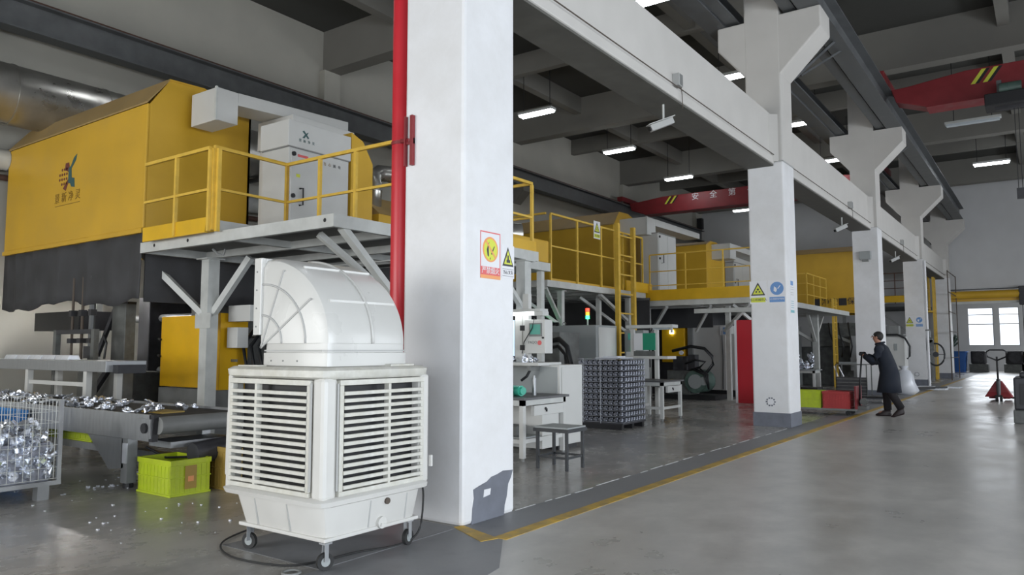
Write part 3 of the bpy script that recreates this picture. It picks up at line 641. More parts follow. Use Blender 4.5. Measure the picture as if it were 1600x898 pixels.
cabinet(-10.1, -9.35, 27.2, 29.0, 2.95, 5.0, 'farthest pale cabinet with a slanting roof, beside the second column', cap=.4, marks=False)
def duct(x0, x1, y0, y1, z, yend, label, xe=None, slope=0):
    t = T('ventilation_duct', label, 'duct', (x1, y0, z))
    P('inlet_box', G().box(x0, x1, y0, y1, z-.02, z+.5), 'cabinet_white', t, bevel=.01)
    P('box_flange', G().box(x1-.03, x1+.01, y0-.02, y0+.01, z-.03, z+.51), 'steel_white', t)
    P('trunk', G().prism([(y1, z+.3), (y1, z+.5), (yend, z+.6+slope), (yend, z+.42+slope)], 'x', x1-.55, x1), 'cabinet_white', t)
    return t
duct(-11.02, -10.33, 6.62, 7.0, 4.96, 9.3, 'white ventilation box and trunk leaving the side of the nearest yellow hood')
duct(-10.42, -9.5, 20.2, 20.8, 4.8, 24.3, 'pale ventilation box and trunk beside the second yellow hood', slope=-.1)
duct(-9.4, -8.7, 25.0, 25.6, 4.5, 29.5, 'small pale ventilation box beside the third yellow hood', slope=-.15)
# stack behind the cabinet
t = T('exhaust_stack', 'yellow upright casing with a slanted top right of the white cabinet', 'stack', (-9.6, 8.7, 2.97))
P('casing', G().prism([(8.46, 2.97), (8.95, 2.97), (8.95, 4.55), (8.72, 4.9), (8.46, 5.0)], 'x', -9.7, -9.3), 'hood_yellow', t, bevel=.01)
P('lower_casing', G().box(-10.6, -9.4, 9.2, 12.5, 2.97, 3.75), 'hood_yellow', t)
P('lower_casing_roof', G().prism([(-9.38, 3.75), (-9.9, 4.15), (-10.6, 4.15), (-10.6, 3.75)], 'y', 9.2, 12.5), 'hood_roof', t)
P('elbow_pipe', G().tube([(-9.75, 9.4, 3.9), (-9.75, 9.4, 4.35), (-9.75, 9.45, 4.5), (-9.75, 9.55, 4.58), (-9.75, 9.75, 4.6), (-9.75, 12.5, 4.6)], .15, 16), 'galvanised', t, smooth='all', label='silver elbow pipe')
P('pipe_collar', G().cyl((-9.75, 9.4, 4.22), (-9.75, 9.4, 4.26), .165, 16), 'galvanised', t)
# duplicate style clutter behind platform 1
t = T('platform_fan_unit', 'yellow and grey fan unit at the far end of the nearest platform', 'fan', (-7.6, 11, 2.95))
P('casing', G().box(-9.2, -7.3, 10.2, 11.4, 2.95, 3.35), 'hood_yellow', t, bevel=.02); P('duct_piece', G().cyl((-9.0, 10.9, 3.6), (-8.2, 11.8, 3.6), .22, 14), 'galvanised', t, smooth=True)
P('base_frame', G().box(-9.2, -7.3, 10.15, 11.45, 2.80, 2.95), 'steel_white', t); P('panel', G().box(-8.9, -8.3, 10.4, 10.9, 3.35, 4.3), 'cabinet_white', t)
P('leg', G().box(-9.1, -9.0, 10.2, 10.3, 0, 2.8), 'steel_white', t); P('leg', G().box(-7.5, -7.4, 11.3, 11.4, 0, 2.8), 'steel_white', t)
# platform 2
t2 = T('work_platform', 'second raised platform with a warning sign on its yellow railing', 'platform', (-11, 17, 2.97), 'raised steel platforms beside the hoods')
z = 2.97
deck(t2, -13.6, -9.2, 14.3, 19.4, z, cross=4)
P('bolt_hole', G().cyl((-9.35, 14.298, 2.9), (-9.35, 14.31, 2.9), .03, 8), 'black', t2)
leg(t2, -9.62, 15.55, 2.82, .13); leg(t2, -9.5, 18.9, 2.82, .13); leg(t2, -9.6, 17.4, 2.82, .11)
brace(t2, (-9.3, 14.35, 2.8), (-9.62, 15.45, 2.15)); brace(t2, (-10.4, 14.6, 2.8), (-9.65, 15.5, 2.0)); brace(t2, (-9.4, 17.1, 2.8), (-9.5, 18.8, 2.2)); brace(t2, (-10.3, 17.6, 2.8), (-9.55, 18.8, 1.9))
brace(t2, (-11.6, 15.6, 2.8), (-11.6, 14.6, 2.8))
rail_run(t2, (-9.24, 14.5), (-9.24, 19.3), z, 5, 1.55, mids=(.8,)); rail_run(t2, (-12.8, 14.4), (-9.3, 14.4), z, 3, 1.55, mids=(.8,), last=False)
P('toe_board', G().box(-13.6, -9.3, 14.26, 14.3, z, z+.3), 'hood_yellow', t2, label='yellow toe board'); P('toe_board', G().box(-9.3, -9.27, 14.6, 19.3, z, z+.06), 'hood_yellow', t2)
P('toe_board', G().box(-9.22, -9.19, 18.2, 19.8, z+.0, z+.28), 'toe_yellow', t2)
triangle_sign('hand', 16.63, 4.18, .34, .45, '当心坠落', 'x', -9.205, 'small warning sign hung on the second platform railing')
def ladder(x, y0, y1, z0, z1, label, n=12, axis='y', m='rail_yellow', w=.03, xz=None, cage=False):
    t = T('access_ladder', label, 'ladder', (x, (y0+y1)/2, z0), 'yellow access ladders')
    if axis == 'y':
        for y in (y0, y1): P('stringer', G().box(x-w, x+w, y-w, y+w, z0, z1), m, t)
        rg = lambda z: G().box(x-.015, x+.015, y0+w, y1-w, z-.018, z+.018)
    else:
        for xx in (x, x+.5): P('stringer', G().box(xx-w, xx+w, y0-w, y0+w, z0, z1), m, t)
        rg = lambda z: G().box(x+w, x+.5-w, y0-.015, y0+.015, z-.018, z+.018)
    s0 = P('rung', rg(z0+.3), m, t)
    for i in range(1, n):
        inst(s0, t, (0, 0, i*(z1-z0-.6)/(n-1)))
    return t
ladder(-8.98, 17.3, 18.2, 0, 4.65, 'tall yellow ladder standing against the second platform', n=9, w=.055)
# platform 3
t3 = T('work_platform', 'third raised platform with a broad yellow toe board, just left of the second column', 'platform', (-8, 22, 2.76), 'raised steel platforms beside the hoods')
z = 2.76
deck(t3, -10.6, -5.9, 19.6, 29.5, z, cross=5)
P('toe_board', G().box(-9.75, -5.9, 19.56, 19.6, z-.0, z+.3), 'toe_yellow', t3, label='broad yellow toe board')
rail_run(t3, (-9.15, 19.58), (-5.95, 19.58), z, 4, 1.3, mids=(.42, .82), r=.017)
for x in (-9.6, -7.2): leg(t3, x, 20.4, 2.6, .12)
brace(t3, (-9.5, 20.4, 1.9), (-8.7, 19.7, 2.6)); brace(t3, (-7.3, 20.4, 1.9), (-6.4, 19.8, 2.6)); brace(t3, (-8.2, 20.6, 1.9), (-7.5, 19.9, 2.6), .07); brace(t3, (-6.3, 20.6, 1.9), (-6.9, 19.9, 2.6))
P('edge_beam', G().box(-7.9, -5.9, 19.7, 19.76, 2.38, 2.5), 'steel_white', t3)
# platform 4 (between second and third columns)
t4 = T('work_platform', 'far raised platform below the lettered yellow hood, between the second and third columns', 'platform', (-7.5, 29, 2.95), 'raised steel platforms beside the hoods')
z = 2.93
deck(t4, -10.5, -6.85, 27.6, 30.6, z, cross=2)
leg(t4, -6.95, 28.9, 2.8, .2); leg(t4, -9.0, 27.8, 2.8, .15)
brace(t4, (-6.95, 28.8, 1.7), (-6.95, 27.7, 2.8), .1); brace(t4, (-7.05, 28.9, 1.7), (-8.6, 28.1, 2.8), .12); brace(t4, (-6.95, 29.0, 1.9), (-6.95, 30.2, 2.8), .1)
rail_run(t4, (-6.9, 27.65), (-6.9, 30.5), z, 4, 1.15, mids=(.4, .8), r=.018); rail_run(t4, (-8.6, 27.65), (-6.95, 27.65), z, 4, 1.15, mids=(.4, .8), r=.018, last=False)
ladder(-6.55, 29.9, 30.35, 0, 3.3, 'orange-yellow ladder under the far lettered hood', n=10, w=.035)
# platform 5, end mezzanine
t5 = T('mezzanine', 'far end mezzanine with railings behind the third and fourth columns', 'platform', (-7, 41, 3.45))
z = 3.5
deck(t5, -12, -4.75, 38.5, 43.2, z, cross=3, m='girder_steel')
P('toe_board', G().box(-12, -4.75, 38.45, 38.5, z+.05, z+.35), 'toe_yellow', t5, label='yellow toe board')
rail_run(t5, (-12, 38.5), (-4.8, 38.5), z, 9, 1.4, mids=(.35, .7, 1.05), r=.02, m='rust')
for x in (-11, -8, -5.2): leg(t5, x, 38.9, 3.3, .16, 'steel_grey')
brace(t5, (-5.3, 38.8, 2.2), (-6.6, 38.8, 3.3), .1, 'steel_grey')
ladder(-4.35, 40.3, 40.8, 0, 4.9, 'far yellow ladder standing between the fourth and fifth columns', n=14, w=.045)
tc = T('ladder_cage', 'orange and yellow guard frame at the top of the far ladder', 'frame', (-4.35, 40.5, 3.3))
for y in (39.7, 40.2, 40.9, 41.3): P('upright', G().box(-4.65, -4.6, y, y+.05, 3.2, 5.0), 'rail_yellow' if y > 40 else 'rust', tc)
for z in (3.3, 4.2, 4.95): P('hoop', G().box(-4.66, -4.6, 39.7, 41.35, z, z+.05), 'rail_yellow', tc)
P('base_plate', G().box(-4.66, -4.4, 39.9, 41.2, 3.12, 3.2), 'rail_yellow', tc)
# safety frame in thin bars by the fifth column
t = T('pipe_frame', 'thin brown bar frame in front of the fifth column', 'frame', (-3.7, 41.2, 0))
for y in (39.4, 43.0): P('post', G().box(-3.68, -3.64, y, y+.04, 0, 5.0), 'brown', t)
for z in (1.0, 2.2, 3.1, 4.0, 4.95): P('bar', G().box(-3.675, -3.645, 39.4, 43.04, z, z+.03), 'brown', t)
# roller door above the end opening
t = T('roller_door', 'rolled yellow shutter across the top of the end opening', 'door', (-2.5, 43.3, 3.5))
P('curtain_roll', G().cyl((-3.9, 43.15, 4.05), (-1.05, 43.15, 4.05), .2, 20), 'hood_yellow', t, smooth=True)
for i in range(3): P('bottom_slat', G().box(-3.9, -1.05, 43.2, 43.24, 3.62+i*.12, 3.73+i*.12), 'steel_white' if i == 0 else 'hood_yellow', t)
P('drive_motor', G().box(-1.08, -.75, 42.95, 43.38, 3.5, 4.4), 'dark_machine', t, bevel=.03); P('chain', G().tube([(-.95, 43.0, 3.5), (-.95, 43.0, 1.2)], .015, 5), 'black', t)
P('guide_rail', G().box(-.85, -.62, 43.2, 43.38, 0, 3.5), 'steel_grey', t); P('guide_rail', G().box(-4.0, -3.9, 43.2, 43.38, 0, 3.9), 'steel_grey', t)

t = T('wall_fill_light', 'unseen fill light added behind the black curtain of the nearest hood', 'lamp', (-15.0, 6.9, 2.65))  # added out of view to brighten the wall under the hood
P('tube', G().box(-15.9, -13.9, 6.8, 6.92, 2.68, 2.72), 'fill_glow', t); P('housing', G().box(-15.95, -13.85, 6.78, 6.94, 2.72, 2.78), 'steel_white', t)
for x in (-15.7, -14.1): P('hanger', G().cyl((x, 6.86, 2.78), (x, 6.86, 3.25), .01, 5), 'black', t)
# ================================================================ AIR COOLER
t = T('air_cooler', 'white evaporative air cooler on castors with louvred sides and a big curved discharge hood', 'air cooler', (-4.25, 3.7, 0))
x0, x1, y0, y1 = -4.76, -3.74, 3.21, 4.2
P('body_core', G().box(x0+.08, x1-.08, y0+.08, y1-.08, .46, 1.2), 'black', t)
P('corner_post', G().box(x1-.12, x1, y0, y0+.12, .44, 1.22), 'cooler_white', t, bevel=.03)
P('corner_post', G().box(x0, x0+.05, y0, y0+.1, .44, 1.22), 'cooler_white', t, bevel=.01)
P('corner_post', G().box(x1-.1, x1, y1-.1, y1, .44, 1.22), 'cooler_white', t, bevel=.02)
P('corner_post', G().box(x0, x0+.1, y1-.1, y1, .44, 1.22), 'cooler_white', t, bevel=.02)
P('side_hook', G().prism([(x0, .5), (x0-.04, .52), (x0-.035, .95), (x0, .98)], 'y', y0+.02, y0+.12), 'cooler_white', t, bevel=.008)
P('side_hook', G().box(x1-.0, x1+.02, y1-.0, y1+.02, .55, .63), 'cooler_white', t)
# louvre panels: frame, centre rib and slats each a piece
def louvre(face, a0, a1, z0, z1, base):
    # face 'y': looks to -Y at y=base; 'x': looks to +X at x=base
    d = -1 if face == 'y' else 1
    def bx(u0, u1, w0, w1, zz0, zz1):
        w0, w1 = sorted((base+d*w0, base+d*w1))
        return G().box(u0, u1, w0, w1, zz0, zz1) if face == 'y' else G().box(w0, w1, u0, u1, zz0, zz1)
    P('louvre_frame', bx(a0, a1, -.04, .006, z1-.035, z1), 'louvre_white', t, bevel=.004)
    P('louvre_frame', bx(a0, a1, -.04, .006, z0, z0+.03), 'louvre_white', t, bevel=.004)
    P('louvre_frame', bx(a0, a0+.035, -.04, .004, z0+.03, z1-.035), 'louvre_white', t, bevel=.004)
    P('louvre_frame', bx(a1-.035, a1, -.04, .004, z0+.03, z1-.035), 'louvre_white', t, bevel=.004)
    n = 14; zs = z0+.045; st = (z1-.05-zs)/n
    def slat(z):
        pr = [(base-d*.03, z+.006), (base-d*.03, z+.012), (base+d*.010, z+.022), (base+d*.016, z+.019), (base+d*.016, z-.002), (base+d*.010, z-.004)]
        if face == 'y': return G().prism(pr, 'x', a0+.03, a1-.03)
        return G().prism([(p[0], p[1]) for p in pr], 'y', a0+.03, a1-.03)
    s0 = P('louvre_slat', slat(zs), 'louvre_white', t)
    for i in range(1, n): inst(s0, t, (0, 0, i*st))
    c = a0+(a1-a0)*(.36 if face == 'y' else .55)
    P('louvre_rib', bx(c-.011, c+.011, -.03, .014, z0+.03, z1-.035), 'louvre_white', t)
louvre('y', x0+.03, x1-.13, .46, 1.2, y0)
louvre('x', y0+.13, y1-.06, .46, 1.2, x1)
P('latch_strip', G().box(x1-.125, x1-.112, y0-.012, y0, .5, 1.18), 'groove_grey', t); P('latch_strip', G().box(x1, x1+.008, y0+.105, y0+.118, .5, 1.18), 'groove_grey', t)
# belly and tank
def ring(xa, xb, ya, yb, z, c=.07):
    return [(xa+c, ya, z), (xb-c, ya, z), (xb-c*.3, ya+c*.3, z), (xb, ya+c, z), (xb, yb-c, z), (xb-c*.3, yb-c*.3, z), (xb-c, yb, z), (xa+c, yb, z), (xa+c*.3, yb-c*.3, z), (xa, yb-c, z), (xa, ya+c, z), (xa+c*.3, ya+c*.3, z)]
P('tank_shoulder', G().loft([ring(x0, x1, y0, y1, .46), ring(x0-.03, x1+.02, y0-.03, y1+.01, .44), ring(x0-.02, x1+.015, y0-.02, y1+.01, .41), ring(x0+.04, x1-.03, y0+.04, y1-.03, .395)]), 'cooler_white', t, smooth=True)
P('water_tank', G().loft([ring(x0+.04, x1-.03, y0+.04, y1-.03, .40), ring(x0+.085, x1-.06, y0+.085, y1-.06, .2)]), 'cooler_white', t, smooth=True)
P('base_rail', G().box(x0+.07, x1-.05, y0+.07, y1-.05, .175, .2), 'cooler_white', t, bevel=.006)
for xx in (x0+.28, x0+.62): P('tank_rib', G().bar((xx, y0+.048, .385), (xx, y0+.082, .205), .012, .012), 'groove_grey', t)
for yy in (y0+.45, y0+.8): P('tank_rib', G().bar((x1-.036, yy, .385), (x1-.06, yy, .205), .01, .01), 'groove_grey', t)
P('drain_valve', G().cyl((x1-.06, y0+.56, .22), (x1-.03, y0+.56, .22), .04, 14).bar((x1-.03, y0+.54, .21), (x1-.025, y0+.58, .2), .02, .02), 'cooler_white', t, smooth=True)
P('water_inlet', G().cyl((x1-.045, y0+.6, .36), (x1-.02, y0+.6, .36), .022, 10), 'brown', t)
# lid
P('lid', G().loft([ring(x0-.0, x1+.0, y0-.0, y1+.0, 1.205, .1), ring(x0-.03, x1+.015, y0-.03, y1+.015, 1.22, .11), ring(x0-.035, x1+.02, y0-.035, y1+.02, 1.262, .11), ring(x0-.01, x1, y0-.01, y1, 1.282, .12)]), 'louvre_white', t, smooth=True)
P('lid_pad', G().box(x1-.25, x1-.06, y1-.34, y1-.1, 1.28, 1.295), 'louvre_white', t, bevel=.004); P('lid_pad', G().box(x0+.08, x0+.3, y0+.02, y0+.1, 1.28, 1.29), 'louvre_white', t, bevel=.004)
# castors
for i, (cx, cy, a) in enumerate(((x0+.1, y0+.15, .3), (x1-.075, y0+.1, 1.25), (x1-.09, y1-.12, 1.75), (x0+.15, y1-.15, .4))):
    f = P('castor_fork', G().box(cx-.03, cx+.03, cy-.03, cy+.03, .165, .175).bar((cx-.022*sin(a), cy+.022*cos(a), .17), (cx-.022*sin(a)-.015*cos(a), cy+.022*cos(a), .06), .03, .004).bar((cx+.022*sin(a), cy-.022*cos(a), .17), (cx+.022*sin(a), cy-.022*cos(a), .06), .03, .004), 'stainless', t)
    d = Vector((-sin(a), cos(a), 0)); c = Vector((cx-.01*cos(a), cy, .055))
    P('wheel', G().cyl(c-d*.014, c+d*.014, .055, 22), 'rubber', f, smooth=True); P('hub', G().cyl(c-d*.016, c+d*.016, .03, 18), 'cabinet_grey', f, smooth=True)
# discharge elbow
ex0, ey0, ey1, cz = -4.56, 3.33, 4.1, 1.44
ro = .61; EX = .70/.61
hd = P('discharge_hood', None or G(), 'hood_plastic', t) if False else None
g = G(); prof = []; NA = 22
def hood_ring(r, y, n=NA): return [(ex0 + EX*r*sin(R(90*i/n)), y, cz + r*cos(R(90*i/n))) for i in range(n+1)]
rings = [hood_ring(ro-.075, ey0), hood_ring(ro-.02, ey0+.03), hood_ring(ro, ey0+.085), hood_ring(ro, ey1-.085), hood_ring(ro-.02, ey1-.03), hood_ring(ro-.075, ey1)]
b = g.b; V = [[b.verts.new(p) for p in rr] for rr in rings]
for A, B in zip(V, V[1:]):
    for i in range(NA): b.faces.new((A[i], A[i+1], B[i+1], B[i]))
for y_, vr in ((ey0, V[0]), (ey1, V[-1])):
    cc = b.verts.new((ex0, y_, cz)); 
    for i in range(NA): b.faces.new((cc, vr[i], vr[i+1]))
hd = P('discharge_hood', g, 'hood_plastic', t, smooth=True)
P('collar', G().loft([ring(ex0+.0, ex0+EX*ro, ey0, ey1, 1.285, .05), ring(ex0, ex0+EX*ro, ey0, ey1, 1.375, .05), ring(ex0+.012, ex0+EX*ro-.012, ey0+.012, ey1-.012, 1.378, .05), ring(ex0+.012, ex0+EX*ro-.012, ey0+.012, ey1-.012, 1.44, .05)]), 'hood_plastic', hd, smooth=True)
P('collar_groove', G().loft([ring(ex0+.002, ex0+EX*ro-.002, ey0+.002, ey1-.002, 1.385, .05), ring(ex0+.002, ex0+EX*ro-.002, ey0+.002, ey1-.002, 1.395, .05)]), 'groove_grey', hd)
for r in (.2, .42):
    P('rib', G().tube([(ex0+EX*r*sin(R(90*i/16)), ey0-.002, cz+r*cos(R(90*i/16))) for i in range(17)], .008, 6), 'groove_grey', hd, smooth='all')
for a in (22, 57): P('rib', G().bar((ex0+.0*sin(R(a)), ey0-.002, cz-.03), (ex0+EX*(ro-.06)*sin(R(a)), ey0-.002, cz+(ro-.06)*cos(R(a))), .013, .008, up=(0, 1, 0)), 'groove_grey', hd)
ym = (ey0+ey1)/2+.02
P('rib', G().tube([(ex0+EX*(ro+.004)*sin(R(90*i/20)), ym, cz+(ro+.004)*cos(R(90*i/20))) for i in range(21)], .012, 6), 'hood_plastic', hd, smooth='all')
for a in (30, 62): P('rib', G().bar((ex0+EX*(ro+.002)*sin(R(a)), ey0+.08, cz+(ro+.002)*cos(R(a))), (ex0+EX*(ro+.002)*sin(R(a)), ey1-.08, cz+(ro+.002)*cos(R(a))), .016, .016), 'hood_plastic', hd)
P('outlet_flange', G().box(ex0-.07, ex0+.01, ey0-.02, ey0+.02, cz+.06, cz+ro+.0).box(ex0-.07, ex0+.01, ey1-.02, ey1+.02, cz+.06, cz+ro).box(ex0-.07, ex0+.01, ey0+.02, ey1-.02, cz+.06, cz+.1).box(ex0-.07, ex0+.01, ey0+.02, ey1-.02, cz+ro-.04, cz+ro), 'hood_plastic', hd, bevel=.005)
for i in range(4): P('screw', G().cyl((ex0-.035, ey0-.024, cz+.12+i*.13), (ex0-.035, ey0-.02, cz+.12+i*.13), .006, 8), 'steel_grey', hd)
P('hood_back_screws', G().cyl((ex0+.12, ey0-.004, 1.32), (ex0+.12, ey0, 1.32), .006, 8).cyl((ex0+.25, ey0-.004, 1.32), (ex0+.25, ey0, 1.32), .006, 8).cyl((ex0+.4, ey0-.004, 1.32), (ex0+.4, ey0, 1.32), .006, 8), 'steel_grey', hd)
cab = [(-3.78, 4.17, .45), (-3.79, 4.2, .3), (-3.80, 4.16, .08), (-3.85, 4.0, .012), (-3.95, 3.7, .01), (-3.98, 3.4, .01), (-4.1, 3.2, .01), (-4.5, 3.13, .01), (-4.85, 3.25, .01), (-5.05, 3.5, .01), (-5.2, 4.0, .01), (-5.3, 4.7, .01)]
cv = [Vector(p) for p in cab]; cab = []
for i in range(len(cv)-1):
    a0, a1, a2, a3 = cv[max(i-1, 0)], cv[i], cv[i+1], cv[min(i+2, len(cv)-1)]
    for k in range(6):
        u = k/6; cab.append(.5*((2*a1)+(a2-a0)*u+(2*a0-5*a1+4*a2-a3)*u*u+(3*a1-a0-3*a2+a3)*u**3))
cab.append(cv[-1])
o = P('power_cable', G().tube(cab, .007, 6), 'rubber', None, smooth='all'); tag(o, 'thin black cable lying on the floor around the white air cooler', 'cable')
o = P('rope_ring', G().tube([(-3.92+.055*cos(i*.628), 3.13+.055*sin(i*.628), .012) for i in range(10)], .009, 6, closed=True), 'steel_grey', None, smooth='all'); tag(o, 'small dark rope ring on the floor before the front castor', 'ring')

# ================================================================ LEFT FOREGROUND
def casting_mesh(kind):
    g = G()
    if kind == 0:
        g.tube([(.045*cos(i*pi/5), .045*sin(i*pi/5), 0) for i in range(10)], .017, 6, closed=True).cyl((.06, 0, 0), (.10, .0, .01), .014, 6).box(-.075, -.05, -.015, .015, -.012, .012)
    elif kind == 1:
        g.tube([(-.05, 0, -.02), (-.02, 0, .02), (.03, .01, .03), (.055, .03, .0)], [.026, .03, .024, .028], 8).cyl((.055, .03, 0), (.066, .04, -.01), .036, 8)
    else:
        g.cyl((0, 0, -.02), (0, 0, .02), .048, 10).cyl((0, 0, .02), (0, 0, .045), .026, 8)
        for a in (0, 2.1, 4.2): g.cyl((.05*cos(a), .05*sin(a), -.012), (.05*cos(a), .05*sin(a), .012), .016, 6)
    me = bpy.data.meshes.new('casting'); bmesh.ops.recalc_face_normals(g.b, faces=g.b.faces); g.b.to_mesh(me); g.b.free(); me.materials.append(M['aluminium']); return me
CM = [casting_mesh(k) for k in range(3)]
def casting(loc, s, label, group, rot=None):
    o = bpy.data.objects.new('aluminium_casting', random.choice(CM)); C.objects.link(o); o.location = loc
    o.rotation_euler = rot or [random.uniform(0, 6.28) for _ in range(3)]; o.scale = (s, s, s)
    o['label'] = label; o['category'] = 'casting'; o['group'] = group; return o
# wire cage
t = T('wire_cage_trolley', 'grey wire mesh cage trolley full of shiny castings at the left edge', 'cage', (-8.3, 2.75, 0))
ax0, ax1, ay0, ay1 = -9.2, -7.62, 2.1, 3.4
P('base_frame', G().box(ax0, ax1, ay0, ay0+.05, .14, .18).box(ax0, ax1, ay1-.05, ay1, .14, .18).box(ax0, ax0+.05, ay0+.05, ay1-.05, .14, .18).box(ax1-.05, ax1, ay0+.05, ay1-.05, .14, .18).box(ax0+.05, ax1-.05, ay0+.05, ay1-.05, .15, .165), 'stainless', t)
for x in (ax0+.02, ax1-.02):
    for y in (ay0+.02, ay1-.02): P('corner_post', G().box(x-.018, x+.018, y-.018, y+.018, .18, .93), 'stainless', t)
for x in (ax0+.12, ax1-.12):
    for y in (ay0+.12, ay1-.12):
        P('foot', G().box(x-.05, x+.05, y-.05, y+.05, 0, .14), 'stainless', t)
def mesh_side(p, q, z0, z1, nv, nh):
    p = Vector((*p, 0)); q = Vector((*q, 0)); s0 = None
    for i in range(1, nv):
        a = p.lerp(q, i/nv)
        if s0 is None: s0 = P('wire', G().cyl((a.x, a.y, z0), (a.x, a.y, z1), .0026, 5), 'steel_white', t); aa = a
        else: inst(s0, t, a-aa)
    s0 = None
    for j in range(nh+1):
        z = z0+(z1-z0)*j/nh
        if s0 is None: s0 = P('wire', G().cyl((p.x, p.y, z), (q.x, q.y, z), .0026, 5), 'steel_white', t); zz = z
        else: inst(s0, t, (0, 0, z-zz))
mesh_side((ax1-.01, ay0), (ax1-.01, ay1), .2, .92, 20, 7); mesh_side((ax0, ay1-.01), (ax1, ay1-.01), .2, .92, 22, 7)
mesh_side((ax0, ay0+.01), (ax1, ay0+.01), .2, .92, 22, 7); mesh_side((ax0+.01, ay0), (ax0+.01, ay1), .2, .92, 18, 7)
o = P('casting_heap', G().loft([[(ax0+.08, ay0+.08, z_), (ax1-.08, ay0+.08, z_), (ax1-.08, ay1-.08, z_), (ax0+.08, ay1-.08, z_)] for z_ in (.17, .53)] + [[(ax0+.25, ay0+.25, .62), (ax1-.25, ay0+.25, .60), (ax1-.25, ay1-.3, .58), (ax0+.25, ay1-.3, .6)]]), 'cast_dark', None)
tag(o, 'dark core of the heap of small castings inside the wire cage', 'castings'); o['kind'] = 'stuff'
n = 0
random.seed(3)
for i in range(245):
    f = random.random()
    if f < .52: x = ax1-random.uniform(.07, .15); y = random.uniform(ay0+.1, ay1-.07); z = random.uniform(.22, .6)
    elif f < .64: x = random.uniform(ax0+.1, ax1-.1); y = ay1-random.uniform(.07, .14); z = random.uniform(.22, .5)
    else: x = random.uniform(ax0+.15, ax1-.12); y = random.uniform(ay0+.12, ay1-.12); z = .62+.03*sin((x+8.2)*4)+random.uniform(-.03, .05)-.1*max(0, x-ax1+.3)/.3
    casting((x, y, z), random.uniform(1.0, 1.35), 'shiny aluminium casting heaped in the wire mesh cage', 'castings in the wire cage')
# conveyor
t = T('belt_conveyor', 'long grey belt conveyor carrying castings out from under the nearest hood', 'conveyor', (-10, 4.5, 0))
P('side_plate', G().box(-15.5, -7.18, 4.0, 4.03, .5, .76), 'stainless', t, bevel=.004); P('side_plate', G().box(-15.5, -7.12, 4.97, 5.0, .55, .76), 'stainless', t)
P('belt', G().box(-15.5, -7.12, 4.03, 4.97, .70, .735), 'rubber', t)
P('end_roller', G().cyl((-7.12, 4.05, .655), (-7.12, 4.98, .655), .085, 20), 'steel_grey', t, smooth=True)
P('bearing_plate', G().box(-7.4, -7.15, 3.985, 4.0, .53, .72), 'stainless', t); P('bearing', G().cyl((-7.24, 3.96, .63), (-7.24, 3.985, .63), .05, 12), 'dark_machine', t)
P('end_guard', G().prism([(-7.2, .5), (-7.14, .5), (-7.12, .76), (-7.2, .76)], 'y', 4.0, 4.06), 'dark_machine', t)
P('brace_plate', G().prism([(-8.55, .55), (-7.75, .55), (-7.72, .2), (-8.0, .16)], 'y', 4.03, 4.05), 'stainless', t)
for x, y in ((-7.7, 4.08), (-7.7, 4.9), (-11.6, 4.08), (-11.6, 4.9)):
    l = P('leg', G().box(x-.06, x+.06, y-.05, y+.05, .05, .52), 'stainless', t); P('foot', G().cyl((x, y, 0), (x, y, .05), .05, 10), 'black', l)
P('slotted_plate', G().box(-7.72, -7.64, 4.015, 4.03, .25, .45), 'ingot', t)
P('lower_rail', G().box(-11.6, -7.7, 4.45, 4.55, .22, .30), 'stainless', t); P('cross_rail', G().box(-7.55, -7.15, 4.2, 4.9, .42, .48), 'stainless', t)
P('drive_motor', G().cyl((-7.0, 4.35, .36), (-7.0, 4.85, .40), .11, 18), 'dark_machine', t, smooth=True, label='dark cylindrical drive motor')
P('motor_mount', G().box(-7.2, -6.9, 4.85, 5.0, .3, .55), 'dark_machine', t); P('motor_cable', G().tube([(-7.6, 4.2, .4), (-7.4, 4.3, .3), (-7.1, 4.4, .32)], .012, 6), 'black', t)
P('wood_scrap', G().box(-7.9, -7.5, 4.3, 4.55, .735, .75), 'ochre_plastic', t, label='flat brown board on the belt')
random.seed(5)
for i in range(105):
    casting((random.uniform(-12.8, -8.3) if i > 12 else random.uniform(-8.3, -7.5), random.uniform(4.1, 4.88), .762+random.uniform(0, .02)), random.uniform(.6, .95), 'shiny aluminium casting scattered along the belt conveyor', 'castings on the belt conveyor', (random.uniform(-.5, .5), random.uniform(-.5, .5), random.uniform(0, 6)))
